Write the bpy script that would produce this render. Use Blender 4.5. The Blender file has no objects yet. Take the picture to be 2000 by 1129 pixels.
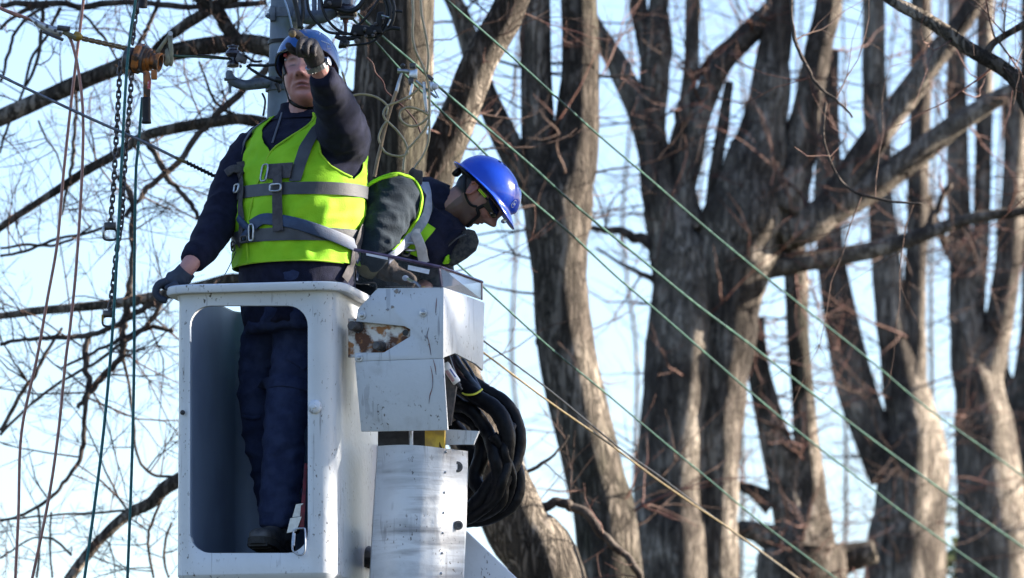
import bpy, bmesh, math, random
from mathutils import Vector, Matrix, Quaternion, noise
from mathutils.bvhtree import BVHTree

SC = bpy.context.scene
COL = SC.collection
R = math.radians

# ------------------------------------------------------------------ camera
LENS, PITCH, CAMZ = 248.0, R(7.0), 1.6
FPX = 2000 * LENS / 36.0
cam_d = bpy.data.cameras.new("camera")
cam = bpy.data.objects.new("camera", cam_d)
COL.objects.link(cam)
cam.location = (0, 0, CAMZ)
cam.rotation_euler = (R(90) + PITCH, 0, 0)
cam_d.lens = LENS
cam_d.sensor_width = 36.0
cam_d.clip_end = 3000
cam_d.dof.use_dof = True
cam_d.dof.focus_distance = 25.35
cam_d.dof.aperture_fstop = 6.0
SC.camera = cam

# ------------------------------------------------------------------ sky + sun
SUN_AZ = R(101)      # from the direction behind the camera, towards the right
SUN_EL = R(20)
sdir = Vector((math.sin(SUN_AZ) * math.cos(SUN_EL), -math.cos(SUN_AZ) * math.cos(SUN_EL), math.sin(SUN_EL)))
w = bpy.data.worlds.new("World")
SC.world = w
w.use_nodes = True
nt = w.node_tree
bg = nt.nodes["Background"]
sky = nt.nodes.new("ShaderNodeTexSky")
sky.sky_type = 'NISHITA'
sky.sun_disc = False
sky.sun_elevation = SUN_EL
sky.sun_rotation = math.atan2(sdir.x, sdir.y)
sky.air_density = 1.0
sky.dust_density = 0.6
sky.ozone_density = 2.0
tint = nt.nodes.new("ShaderNodeMix")          # cool winter white balance of the whole sky
tint.data_type = 'RGBA'; tint.blend_type = 'MULTIPLY'
tint.inputs["Factor"].default_value = 1.0
tint.inputs["B"].default_value = (0.965, 0.965, 1.09, 1)
nt.links.new(sky.outputs[0], tint.inputs["A"])
nt.links.new(tint.outputs["Result"], bg.inputs[0])
bg.inputs[1].default_value = 0.052
sl = bpy.data.lights.new("sun", 'SUN')
sl.energy = 5.0
sl.angle = R(0.55)
sl.color = (1.0, 0.9, 0.77)
so = bpy.data.objects.new("sun", sl)
COL.objects.link(so)
so.rotation_euler = (-sdir).to_track_quat('-Z', 'Y').to_euler()
vs = SC.view_settings
vs.view_transform = 'Standard'
vs.look = 'None'
vs.exposure = 2.62
vs.gamma = 1.0
SC.cycles.use_denoising = True
SC.cycles.max_bounces = 6
SC.cycles.transparent_max_bounces = 8

# ------------------------------------------------------------------ pixel helpers
_cp, _sp = math.cos(PITCH), math.sin(PITCH)
CAMP = Vector((0, 0, CAMZ))

def ray(px, py):
    a = (px - 1000.0) / FPX
    b = -(py - 564.5) / FPX
    return Vector((a, _cp - b * _sp, _sp + b * _cp))

def P(px, py, d):
    """world point seen at photo pixel (2000 wide), standing at world distance Y = d"""
    r = ray(px, py)
    return CAMP + r * (d / r.y)

def PP(px, py, p0, n):
    r = ray(px, py)
    return CAMP + r * ((p0 - CAMP).dot(n) / r.dot(n))

def M(wpx, d):
    return wpx * d / (FPX * _cp)

# ------------------------------------------------------------------ object helpers
def empty(name, loc, label=None, cat=None, group=None, kind=None):
    o = bpy.data.objects.new(name, None)
    o.location = loc
    o.empty_display_size = 0.1
    COL.objects.link(o)
    tag(o, label, cat, group, kind)
    return o

def tag(o, label=None, cat=None, group=None, kind=None):
    if label: o["label"] = label
    if cat: o["category"] = cat
    if group: o["group"] = group
    if kind: o["kind"] = kind
    return o

def _root_loc(p):
    while p.parent is not None:
        p = p.parent
    return Vector(p.location)

def link(name, me, mat, parent=None):
    o = bpy.data.objects.new(name, me)
    COL.objects.link(o)
    if mat is not None:
        for m in (mat if isinstance(mat, (list, tuple)) else [mat]):
            me.materials.append(m)
    if parent is not None:
        o.parent = parent
        if parent.parent is None:
            o.matrix_parent_inverse = Matrix.Translation(-Vector(parent.location))
    return o

class MB:
    """collects shapes in world coordinates; build() links ONE mesh object"""
    def __init__(s):
        s.v = []; s.f = []; s.mi = []; s.cm = 0
    def face(s, idx):
        s.f.append(idx); s.mi.append(s.cm)
    def grid(s, rows, close_u=True, cap0=True, cap1=True):
        b = len(s.v); n = len(rows[0])
        for r in rows: s.v.extend(r)
        for i in range(len(rows) - 1):
            for j in range(n if close_u else n - 1):
                k = (j + 1) % n
                s.face((b + i*n + j, b + i*n + k, b + (i+1)*n + k, b + (i+1)*n + j))
        if close_u and cap0: s.face(tuple(b + j for j in reversed(range(n))))
        if close_u and cap1: s.face(tuple(b + (len(rows)-1)*n + j for j in range(n)))
        return s
    def tube(s, pts, rad, seg=8, sub=0, rough=0.0, rs=6.0, seed=0.0, flat=1.0, flatdir=None, cap=True, ridges=0.0):
        pts = [Vector(p) for p in pts]
        if not isinstance(rad, (list, tuple)): rad = [rad] * len(pts)
        if sub: pts, rad = resample(pts, rad, sub)
        rows = []
        t0 = (pts[1] - pts[0]).normalized()
        n = flatdir.copy() if flatdir is not None else (Vector((0, -1, 0)) if abs(t0.y) < 0.9 else Vector((0, 0, 1)))
        L = 0.0
        for i, p in enumerate(pts):
            t = (pts[min(i+1, len(pts)-1)] - pts[max(i-1, 0)])
            if t.length < 1e-9: t = t0
            t.normalize()
            n = (n - t * n.dot(t))
            if n.length < 1e-6: n = t.orthogonal()
            n.normalize()
            bi = t.cross(n)
            if i: L += (p - pts[i-1]).length
            row = []
            for j in range(seg):
                a = 2 * math.pi * j / seg
                r = rad[i]
                if rough:
                    q = Vector((math.cos(a) * 1.2, math.sin(a) * 1.2, L * rs * 0.25 / max(r, .02) * .1 + seed))
                    r *= 1 + rough * noise.noise(q * 1.3) + rough * .5 * noise.noise(q * 4.1)
                    if ridges:
                        q2 = Vector((math.cos(a) * 5, math.sin(a) * 5, L * 1.3 + seed))
                        r += ridges * rad[i] * noise.noise(q2) + ridges * .5 * rad[i] * noise.noise(q2 * 2.3)
                row.append(p + n * (math.cos(a) * r * flat) + bi * (math.sin(a) * r))
            rows.append(row)
        s.grid(rows, True, cap, cap)
        return s
    def box(s, c, hx, hy, hz, ax=None):
        c = Vector(c)
        X, Y, Z = ax if ax else (Vector((1,0,0)), Vector((0,1,0)), Vector((0,0,1)))
        b = len(s.v)
        for sx, sy, sz in ((-1,-1,-1),(1,-1,-1),(1,1,-1),(-1,1,-1),(-1,-1,1),(1,-1,1),(1,1,1),(-1,1,1)):
            s.v.append(c + X*(hx*sx) + Y*(hy*sy) + Z*(hz*sz))
        for q in ((0,3,2,1),(4,5,6,7),(0,1,5,4),(1,2,6,5),(2,3,7,6),(3,0,4,7)):
            s.face(tuple(b + k for k in q))
        return s
    def prism(s, poly, off):
        """poly: world points of the visible face; off: vector to the back face"""
        b = len(s.v); n = len(poly)
        s.v.extend([Vector(p) for p in poly]); s.v.extend([Vector(p) + off for p in poly])
        s.face(tuple(b + j for j in range(n)))
        s.face(tuple(b + n + j for j in reversed(range(n))))
        for j in range(n):
            k = (j + 1) % n
            s.face((b + j, b + n + j, b + n + k, b + k))
        return s
    def ell(s, c, ax, ay, az, nu=16, nv=10):
        rows = []
        for i in range(1, nv):
            th = math.pi * i / nv
            rows.append([c + (ax*math.cos(2*math.pi*j/nu) + ay*math.sin(2*math.pi*j/nu)) * math.sin(th) + az*(-math.cos(th)) for j in range(nu)])
        return s.grid(rows)
    def lathe(s, c, axis, prof, seg=16):
        """prof: list of (distance along axis, radius)"""
        axis = axis.normalized(); n = axis.orthogonal().normalized(); bi = axis.cross(n)
        rows = [[c + axis*h + (n*math.cos(2*math.pi*j/seg) + bi*math.sin(2*math.pi*j/seg))*max(r, 1e-4) for j in range(seg)] for h, r in prof]
        return s.grid(rows)
    def mesh(s, name):
        me = bpy.data.meshes.new(name)
        me.from_pydata([tuple(v) for v in s.v], [], s.f)
        if any(s.mi): me.polygons.foreach_set("material_index", s.mi)
        bm = bmesh.new(); bm.from_mesh(me)
        bmesh.ops.recalc_face_normals(bm, faces=bm.faces)
        bm.to_mesh(me); bm.free()
        return me
    def build(s, name, mat, parent=None, smooth=True, sharp=40, bevel=0, remesh=0, smoothit=0, disp=None):
        me = s.mesh(name)
        return finish(name, me, mat, parent, smooth, sharp, bevel, remesh, smoothit, disp)

def apply_mods(me, mods):
    o = bpy.data.objects.new("tmp", me); COL.objects.link(o)
    for typ, kw in mods:
        m = o.modifiers.new("m", typ)
        for k, v in kw.items(): setattr(m, k, v)
    dg = bpy.context.evaluated_depsgraph_get()
    out = bpy.data.meshes.new_from_object(o.evaluated_get(dg))
    bpy.data.objects.remove(o)
    return out

def finish(name, me, mat, parent=None, smooth=True, sharp=40, bevel=0, remesh=0, smoothit=0, disp=None):
    mods = []
    if remesh: mods.append(('REMESH', dict(mode='VOXEL', voxel_size=remesh)))
    if smoothit: mods.append(('SMOOTH', dict(factor=0.5, iterations=smoothit)))
    if bevel: mods.append(('BEVEL', dict(width=bevel, segments=2, limit_method='ANGLE', angle_limit=R(35))))
    if mods:
        me = apply_mods(me, mods); me.name = name
    if disp:
        vs_ = [(v.co.copy(), v.normal.copy()) for v in me.vertices]
        for v, (c, nn) in zip(me.vertices, vs_): v.co = c + nn * disp(c)
    me.polygons.foreach_set("use_smooth", [smooth] * len(me.polygons))
    if smooth and sharp:
        me.set_sharp_from_angle(angle=R(sharp))
    me.update()
    return link(name, me, mat, parent)

def resample(pts, rad, sub):
    op, orr = [], []
    n = len(pts)
    for i in range(n - 1):
        p0, p1, p2, p3 = pts[max(i-1,0)], pts[i], pts[i+1], pts[min(i+2,n-1)]
        for k in range(sub):
            t = k / sub
            t2, t3 = t*t, t*t*t
            op.append(((p1*2) + (p2-p0)*t + (p0*2 - p1*5 + p2*4 - p3)*t2 + (p1*3 - p0 - p2*3 + p3)*t3) * 0.5)
            orr.append(rad[i] + (rad[i+1] - rad[i]) * t)
    op.append(pts[-1]); orr.append(rad[-1])
    return op, orr

def lerp(a, b, t): return a + (b - a) * t

def interp(tab, x):
    if x <= tab[0][0]: return tab[0][1]
    for (x0, y0), (x1, y1) in zip(tab, tab[1:]):
        if x <= x1:
            return y0 + (y1 - y0) * (x - x0) / (x1 - x0)
    return tab[-1][1]

# ------------------------------------------------------------------ materials
def mat(name, c1, c2=None, scale=20.0, rough=0.6, metal=0.0, bump=0.0, bscale=60.0, stretch=(1,1,1), spec=0.5,
        lo=0.4, hi=0.6, coat=0.0, sheen=0.0, trans=0.0, alpha=1.0, detail=4.0, c3=None, scale3=8.0, lo3=.55, hi3=.65, ior=1.5):
    m = bpy.data.materials.new(name); m.use_nodes = True
    t = m.node_tree; N = t.nodes; Lk = t.links
    b = N["Principled BSDF"]
    b.inputs["Roughness"].default_value = rough
    b.inputs["Metallic"].default_value = metal
    b.inputs["Specular IOR Level"].default_value = spec
    b.inputs["Coat Weight"].default_value = coat
    b.inputs["Sheen Weight"].default_value = sheen
    b.inputs["Transmission Weight"].default_value = trans
    b.inputs["Alpha"].default_value = alpha
    b.inputs["IOR"].default_value = ior
    b.inputs["Base Color"].default_value = (*c1, 1)
    tc = N.new("ShaderNodeTexCoord"); mp = N.new("ShaderNodeMapping")
    mp.inputs["Scale"].default_value = stretch
    Lk.new(tc.outputs["Object"], mp.inputs[0])
    col = None
    def nz(sc, det=detail):
        n = N.new("ShaderNodeTexNoise"); n.inputs["Scale"].default_value = sc; n.inputs["Detail"].default_value = det
        Lk.new(mp.outputs[0], n.inputs["Vector"]); return n
    def ramp(n, a, bb):
        r = N.new("ShaderNodeMapRange"); r.inputs[1].default_value = a; r.inputs[2].default_value = bb
        Lk.new(n.outputs[0], r.inputs[0]); return r
    if c2 is not None:
        r = ramp(nz(scale), lo, hi)
        mx = N.new("ShaderNodeMix"); mx.data_type = 'RGBA'
        mx.inputs["A"].default_value = (*c1, 1); mx.inputs["B"].default_value = (*c2, 1)
        Lk.new(r.outputs[0], mx.inputs["Factor"]); col = mx.outputs["Result"]
    if c3 is not None:
        r = ramp(nz(scale3, 6), lo3, hi3)
        mx = N.new("ShaderNodeMix"); mx.data_type = 'RGBA'
        if col is not None: Lk.new(col, mx.inputs["A"])
        else: mx.inputs["A"].default_value = (*c1, 1)
        mx.inputs["B"].default_value = (*c3, 1)
        Lk.new(r.outputs[0], mx.inputs["Factor"]); col = mx.outputs["Result"]
    if col is not None: Lk.new(col, b.inputs["Base Color"])
    if bump:
        bp = N.new("ShaderNodeBump"); bp.inputs["Strength"].default_value = 1.0; bp.inputs["Distance"].default_value = bump
        n = nz(bscale, 5); Lk.new(n.outputs[0], bp.inputs["Height"]); Lk.new(bp.outputs[0], b.inputs["Normal"])
    return m

MT = {}
def bark_mat(name, dark, mid, pale, moss, seed, fs=1.0, bd=.028):
    """furrowed bark: long dark fissures between paler plates, lichen blotches, horizontal wrinkles"""
    m = bpy.data.materials.new(name); m.use_nodes = True
    t = m.node_tree; N = t.nodes; Lk = t.links; b = N["Principled BSDF"]
    b.inputs["Roughness"].default_value = .92; b.inputs["Specular IOR Level"].default_value = .12
    tc = N.new("ShaderNodeTexCoord")
    def nz(sc, det, st, dist=0.0, rough=.55):
        mp = N.new("ShaderNodeMapping"); mp.inputs["Scale"].default_value = st; mp.inputs["Location"].default_value = (seed, seed*.7, seed*1.3)
        Lk.new(tc.outputs["Object"], mp.inputs[0])
        n = N.new("ShaderNodeTexNoise"); n.inputs["Scale"].default_value = sc; n.inputs["Detail"].default_value = det
        n.inputs["Distortion"].default_value = dist; n.inputs["Roughness"].default_value = rough
        Lk.new(mp.outputs[0], n.inputs["Vector"]); return n.outputs[0]
    def mr(x, a, bb, lo=0., hi=1.):
        r = N.new("ShaderNodeMapRange"); r.interpolation_type = 'SMOOTHSTEP'
        for i, v in ((1, a), (2, bb), (3, lo), (4, hi)): r.inputs[i].default_value = v
        Lk.new(x, r.inputs[0]); return r.outputs[0]
    def op(o, x, y):
        q = N.new("ShaderNodeMath"); q.operation = o; Lk.new(x, q.inputs[0])
        if isinstance(y, float): q.inputs[1].default_value = y
        else: Lk.new(y, q.inputs[1])
        return q.outputs[0]
    def mix(f, A, B):
        x = N.new("ShaderNodeMix"); x.data_type = 'RGBA'; Lk.new(f, x.inputs["Factor"])
        for s_, v in (("A", A), ("B", B)):
            if isinstance(v, tuple): x.inputs[s_].default_value = (*v, 1)
            else: Lk.new(v, x.inputs[s_])
        return x.outputs["Result"]
    fiss = nz(22, 6, (1, 1, .13), .9, .6)
    ridge = op('ABSOLUTE', op('SUBTRACT', fiss, .5), 0.0)
    plates = mr(ridge, .0, .09, 1.0 - fs, 1.0)             # low in a fissure
    rag = nz(34, 5, (1, 1, .5), 1.2)
    col = mix(mr(nz(3.2, 5, (1, 1, .6)), .40, .62), mid, pale)
    col = mix(mr(rag, .52, .70, 0., .45 + .55*fs), col, dark)
    col = mix(mr(nz(1.7, 4, (1, 1, .5)), .54, .66), col, moss)
    col = mix(op('SUBTRACT', op('MULTIPLY', plates, 0.0 + 1.0), 0.0), dark, col)
    Lk.new(col, b.inputs["Base Color"])
    h = op('ADD', op('MULTIPLY', plates, 1.0), op('MULTIPLY', rag, .9))
    h = op('ADD', h, op('MULTIPLY', nz(5, 4, (1, 1, .5)), 1.5))
    bp = N.new("ShaderNodeBump"); bp.inputs["Strength"].default_value = 1.0; bp.inputs["Distance"].default_value = bd
    Lk.new(h, bp.inputs["Height"]); Lk.new(bp.outputs[0], b.inputs["Normal"])
    return m
MT['bark'] = bark_mat("bark", (.020,.017,.014), (.092,.076,.063), (.26,.222,.182), (.055,.05,.036), 0.0, .75, .022)
MT['bark_pale'] = bark_mat("bark_pale", (.024,.020,.018), (.098,.082,.069), (.31,.268,.222), (.05,.042,.036), 5.0, .62, .020)
MT['branch'] = mat("branch_bark", (.035,.028,.025), (.085,.070,.06), 18, .9, bump=.008, bscale=45, spec=.15)
MT['twig'] = mat("twig_bark", (.05,.033,.028), (.10,.065,.052), 14, .85, spec=.2)
MT['twig_red'] = mat("red_twig", (.085,.032,.028), (.15,.085,.065), 14, .7, spec=.3)
MT['leaf'] = mat("evergreen_leaf", (.03,.05,.018), (.075,.095,.03), 3, .6, spec=.3)
MT['grass'] = mat("grass", (.022,.028,.016), (.038,.04,.028), .6, .95, spec=.1)
# ------------------------------------------------------------------ ground
g = MB()
NG = 24
g.grid([[Vector((-1500 + 3000*i/NG, -900 + 3000*j/NG, 0)) for i in range(NG+1)] for j in range(NG+1)], close_u=False)
ground = g.build("ground", MT['grass'], None)
tag(ground, "flat grass ground under the trees", "ground", kind="structure")

# ------------------------------------------------------------------ trees
def wander(p, d, L, n, rng, bend=.35, up=0.0):
    pts = [p.copy()]; d = d.normalized()
    for i in range(n):
        d = d + Vector((rng.gauss(0, bend), rng.gauss(0, bend), rng.gauss(0, bend) + up)) * .5
        d.normalize()
        pts.append(pts[-1] + d * (L / n))
    return pts

def twig(mb, p, d, L, r, rng, depth, up=.05, bend=.3, seg=3, kids=(2, 5)):
    n = max(4, int(L / .07)) if L < .8 else max(6, int(L / .12))
    n = min(n, 14)
    pts = wander(p, d, L, n, rng, bend, up)
    rad = [max(.0011, r * (1 - .8 * i / n)) for i in range(n + 1)]
    mb.tube(pts, rad, seg=seg, cap=False)
    if depth > 0:
        for k in range(rng.randint(*kids)):
            i = rng.randint(1, n - 1)
            t = (pts[i+1] - pts[i]).normalized()
            o = Vector((rng.gauss(0, 1), rng.gauss(0, 1), rng.gauss(0, 1)))
            o = (o - t * o.dot(t)).normalized()
            twig(mb, pts[i], t * .75 + o * .8, L * rng.uniform(.3, .65) * (1 - .4 * i / n), rad[i] * .7, rng, depth - 1, up, bend, seg, kids)

def stem_pts(lst, d):
    out, rad = [], []
    for q in lst:
        dd = q[3] if len(q) > 3 else d
        out.append(P(q[0], q[1], dd)); rad.append(M(q[2], dd) / 2)
    return out, rad

def tree(label, d, trunks, limbs=(), branches=(), bark='bark', seed=1, twigs=0, tl=(.25, .7), tdepth=1, red=0.0, group="bare trees behind the lift",
         ext=4.0, tr=.004, name="bare_tree", up=.05, limb_twigs=None, baseonly=True, toptwigs=10, rough=.14):
    rng = random.Random(seed)
    p0, r0 = stem_pts(trunks[0], d)
    # down to the ground, following the lowest slope a little
    low = p0[-1]; sl_ = (p0[-1] - p0[-2]).normalized()
    base = Vector((low.x + sl_.x / max(.3, -sl_.z) * low.z * .35, low.y, 0.0))
    e = empty(name, base, label, "tree", group)
    wood = []
    for ti, lst in enumerate(trunks):
        pts, rad = stem_pts(lst, d)
        if ti == 0:
            pts += [lerp(pts[-1], base, .55), Vector((base.x, base.y, -.1))]
            rad += [rad[-1] * 1.1, rad[-1] * 1.35]
        if lst[0][1] <= 5:      # leaves the frame at the top: goes on up
            u = (pts[0] - pts[1]).normalized()
            top = wander(pts[0], u + Vector((0, 0, .3)), ext, 5, rng, .12, .05)[1:]
            pts = list(reversed(top)) + pts
            rad = [rad[0] * k for k in (.25, .4, .55, .7, .85)] + rad
        mb = MB(); mb.tube(pts, rad, seg=20, sub=7, rough=rough, seed=seed * 3.1 + ti, ridges=.05)
        o = mb.build("trunk" if ti == 0 else "stem", MT[bark], e, sharp=0)
        wood.append((pts, rad, 1.0))
    for li, lst in enumerate(limbs):
        pts, rad = stem_pts(lst, d)
        ends = [(0, lst[0]), (-1, lst[-1])]
        for wh, q in ends:
            if q[1] <= 3 or q[0] >= 1998 or q[0] <= 2:
                u = (pts[0] - pts[1]) if wh == 0 else (pts[-1] - pts[-2])
                top = wander(pts[wh], u, 2.2, 4, rng, .15, .1)[1:]
                rr = [rad[wh] * k for k in (.85, .65, .45, .25)]
                if wh == 0: pts = list(reversed(top)) + pts; rad = list(reversed(rr)) + rad
                else: pts = pts + top; rad = rad + rr
        mb = MB(); mb.tube(pts, rad, seg=14, sub=6, rough=rough * 1.25, seed=seed * 1.7 + li * 5.3, ridges=.03)
        mb.build("limb", MT['branch' if bark == 'branch' else bark], e, sharp=0)
        wood.append((pts, rad, 1.5))
    for li, lst in enumerate(branches):
        pts, rad = stem_pts(lst, d)
        pts, rad = resample(pts, rad, 4)
        for i in range(1, len(pts) - 1):
            pts[i] += Vector((rng.gauss(0, 1), rng.gauss(0, 1), rng.gauss(0, 1))) * rad[i] * .28
        mb = MB(); mb.tube(pts, rad, seg=8, sub=2, rough=.22, seed=seed + li * 2.3)
        mb.build("branch", MT['branch'], e, sharp=0)
        wood.append((pts, rad, 2.2))
    # twigs
    tw = [MB(), MB()]
    tot = [sum((b - a).length for a, b in zip(p, p[1:])) * k for p, r, k in wood]
    for (pts, rad, k), t in zip(wood, tot):
        n = int(round(twigs * t / sum(tot)))
        for _ in range(n):
            i = rng.randrange(len(pts) - 1)
            f = rng.random()
            p = lerp(pts[i], pts[i+1], f); rr = lerp(rad[i], rad[i+1], f)
            if p.z < 2.5: continue
            t_ = (pts[i+1] - pts[i]).normalized()
            o = Vector((rng.gauss(0, 1), rng.gauss(0, 1), rng.gauss(0, .8)))
            o = (o - t_ * o.dot(t_)).normalized()
            L = rng.uniform(*tl)
            twig(tw[1 if rng.random() < red else 0], p + o * rr * .7, o + Vector((0, 0, .15)), L, min(rr * .6, tr * rng.uniform(.6, 1.6)), rng, tdepth, up)
    # crown above the frame
    for (pts, rad, k) in wood:
        zt = max(pts[0], pts[-1], key=lambda v: v.z)
        if zt.z > P(0, 0, d).z + .5:
            for _ in range(toptwigs):
                i = rng.randrange(0, 4)
                q = pts[i] if zt is pts[0] else pts[-1-i]
                twig(tw[0], q, Vector((rng.gauss(0, .6), rng.gauss(0, .6), .8)), rng.uniform(.8, 2.0), .012, rng, 2, .05)
    for q, nm, m in ((tw[0], "crown", 'twig'), (tw[1], "red_sprouts", 'twig_red')):
        if q.v: tag(q.build(nm, MT[m], e, sharp=0), kind="stuff")
    return e

# the tree just behind the pole: two leaning stems, and all the long limbs that reach left over the street
DL = 32.5
tree("bare tree with thick upright trunk behind the utility pole and long limbs", DL,
     [[(772,-10,148),(766,150,154),(754,330,150),(765,520,150),(775,760,158),(785,1000,165),(790,1200,175)]],
     [[(0,230,31),(80,195,31),(160,160,33),(240,128,33),(338,102,33),(415,89,34),(490,86,36),(560,110,40),(680,200,48),(770,330,60)],
      [(446,0,22),(383,35,24),(330,72,20),(290,110,14),(245,150,9)],
      [(395,0,26),(425,22,28),(440,48,28),(462,80,30)],
      [(0,445,14),(60,405,15),(128,360,17),(178,328,19),(230,300,20),(277,268,20),(330,253,21),(415,238,22),(478,234,24),(560,260,28),(680,350,34),(765,470,50)],
      [(0,617,14),(60,608,16),(112,604,17),(223,593,19),(298,580,22),(390,560,24),(468,546,26),(600,575,30),(690,610,40),(770,660,60)],
      [(133,1135,22),(152,1107,22),(190,1061,20),(228,1023,20),(258,1000,22),(296,981,24),(338,943,28),(480,880,30),(650,860,40),(775,900,60)]],
     [[(0,11,12),(70,8,12),(150,12,13),(250,6,12),(330,10,12),(440,12,11),(520,4,12)],
      [(0,58,7),(30,30,8),(62,14,9),(110,6,9)],
      [(245,425,9),(270,388,10),(297,360,12),(345,319,12),(399,252,13),(430,220,14),(478,175,14),(524,130,14),(560,100,16)],
      [(277,268,13),(300,295,11),(319,335,11),(350,373,10),(379,407,9),(392,435,8)],
      [(231,345,12),(257,388,13),(259,452,12),(257,526,12),(249,585,14),(244,625,15),(240,660,14),(236,695,13),(212,728,12),(190,750,11),(165,780,9),(150,793,9)],
      [(0,672,7),(50,664,8),(93,660,9),(140,658,10),(179,654,11),(231,634,12),(279,604,13),(320,585,14)],
      [(172,650,11),(167,700,12),(173,749,12),(167,795,10),(163,852,10),(156,898,9),(134,930,8),(110,962,8),(76,989,7),(38,1008,6),(0,1018,5)],
      [(238,690,7),(251,749,6),(262,825,6),(266,882,6),(293,924,6),(338,932,6)],
      [(0,842,8),(38,776,9),(61,742,9),(84,700,8),(105,665,7),(122,640,5)],
      [(0,1016,4),(91,1008,4),(182,1002,5),(258,997,5)],
      [(0,500,6),(50,490,6),(100,470,6),(170,455,6),(215,440,5)],
      [(0,485,5),(60,478,6),(110,478,6),(150,462,5),(180,440,4)],
      [(338,645,8),(300,640,9),(262,650,9),(225,668,8),(180,690,6),(120,720,5)],
      [(320,585,10),(290,630,8),(250,660,7),(200,700,7),(120,745,6),(60,790,6),(0,850,6)],
      [(338,930,6),(300,1010,6),(290,1060,6),(300,1129,5)],
      [(0,160,6),(18,100,7),(30,62,7),(60,30,7),(95,12,7)],
      [(85,10,8),(82,60,8),(68,130,7),(40,190,6),(10,260,5),(0,300,4)],
      [(118,15,8),(90,70,7),(60,120,6),(45,180,5)],
      [(150,150,7),(148,240,7),(140,310,8),(136,350,7),(120,420,5)],
      [(75,235,4),(90,270,4),(110,300,4),(125,345,3)],
      [(310,0,8),(295,40,9),(280,70,9),(262,110,8)],
      [(162,28,5),(190,58,6),(215,90,5),(232,125,4)],
      [(330,1129,4),(320,1080,5),(335,1020,5)],
      [(75,990,5),(78,1050,5),(72,1129,5)],
      [(100,1000,4),(98,1060,4),(102,1129,4)],
      [(0,1090,4),(30,1070,4),(70,1050,4),(110,1058,5),(140,1085,5)],
      [(478,234,10),(440,215,7),(415,190,6),(400,150,5),(388,120,4)],
      [(560,100,16),(600,60,12),(640,20,9),(660,0,7)]],
     bark='bark', seed=3, twigs=330, tl=(.25, .9), tdepth=2, red=.04, tr=.0042, group="bare trees")

tree("leaning bare tree bent behind the stooping worker, its sunlit foot below the hoses", 33.0,
     [[(1005,-10,62),(935,125,70),(885,250,82),(842,345,92),(828,500,105),(868,700,115),(940,870,120),(1012,1030,132),(1085,1200,150)]],
     [], [[(1030,1000,22),(1085,985,20),(1110,985,18),(1150,1010,17),(1185,1055,16),(1230,1100,14),(1260,1140,12)],
      [(960,940,10),(1010,930,8),(1060,905,7),(1090,880,5),(1110,850,4)]], bark='bark', seed=5, twigs=60, tl=(.2, .7), tdepth=1, red=.5, group="bare trees")
def bt(*a, **k):
    k.setdefault('group', "bare trees"); return tree(*a, **k)

bt("bare tree with two parallel stems joining above a leaning furrowed trunk", 38.0,
   [[(1130,-10,70),(1132,150,74),(1122,300,92),(1090,400,138),(1093,540,108),(1118,740,110),(1160,920,114),(1195,1129,122)],
    [(1045,-10,60),(1049,150,64),(1055,300,72),(1075,400,90),(1085,480,90)]],
   [[(885,0,34),(905,50,40),(945,180,46),(985,270,54),(1030,350,66),(1075,430,80)]],
   [[(900,95,5),(1015,130,6),(1100,125,6),(1180,150,6),(1240,148,5)],
    [(1060,690,10),(1050,660,9),(1075,630,8),(1120,618,6)]],
   seed=11, twigs=120, tr=.006, tl=(.3, 1.0), tdepth=1, red=.5)

bt("massive pollarded tree with many stems, sunlit furrowed bark and a knot hole", 42.0,
   [[(1287,-10,34),(1282,90,62),(1275,250,50),(1290,380,74),(1318,470,96),(1335,560,125),(1330,680,140),(1318,850,140),(1312,1000,152),(1310,1140,165)],
    [(1525,-10,52),(1510,120,66),(1495,250,92),(1475,340,130),(1455,430,165),(1440,520,130),(1430,620,110),(1412,740,95),(1402,900,82),(1398,1140,78)],
    [(1247,-10,32),(1256,60,32),(1268,110,36)],
    [(1620,-10,52),(1600,90,54),(1575,210,56),(1555,310,70),(1520,410,110)],
    [(1353,-10,28),(1350,120,28),(1335,250,30),(1330,340,40),(1350,450,70)],
    [(1400,440,60),(1375,560,80),(1365,700,80),(1360,900,60),(1352,1140,80)]],
   [[(1525,0,36),(1465,65,44),(1410,125,46),(1372,210,46),(1345,320,50),(1328,410,52)],
    [(1905,0,34),(1838,99,48),(1734,238,56),(1670,330,62),(1610,420,70),(1540,450,90)],
    [(2000,165,30),(1950,192,34),(1870,242,40),(1790,300,48),(1700,365,54),(1620,410,60),(1520,460,80)],
    [(2000,412,18),(1900,426,24),(1830,450,28),(1700,490,34),(1560,515,38),(1480,530,44),(1430,550,50)],
    [(1425,160,18),(1410,260,24),(1392,380,26),(1385,500,30),(1380,620,32)],
    [(1110,-20,30),(1160,50,34),(1195,105,40),(1222,160,46),(1252,225,50),(1280,330,50)],
    [(1560,300,44),(1545,350,62),(1500,420,90)]],
   [[(1480,22,9),(1400,100,12),(1345,175,14),(1322,240,15),(1308,320,15),(1305,400,18)],
    [(1810,445,16),(1830,410,14),(1850,370,11),(1858,360,8)],
    [(1150,445,10),(1200,450,15),(1240,465,20),(1285,490,26),(1335,530,30)], [(1165,485,5),(1230,525,8),(1275,545,12),(1335,590,16)]],
   bark='bark_pale', seed=21, twigs=260, tr=.006, tl=(.3, 1.1), tdepth=1, red=.6, rough=.2)

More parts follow.
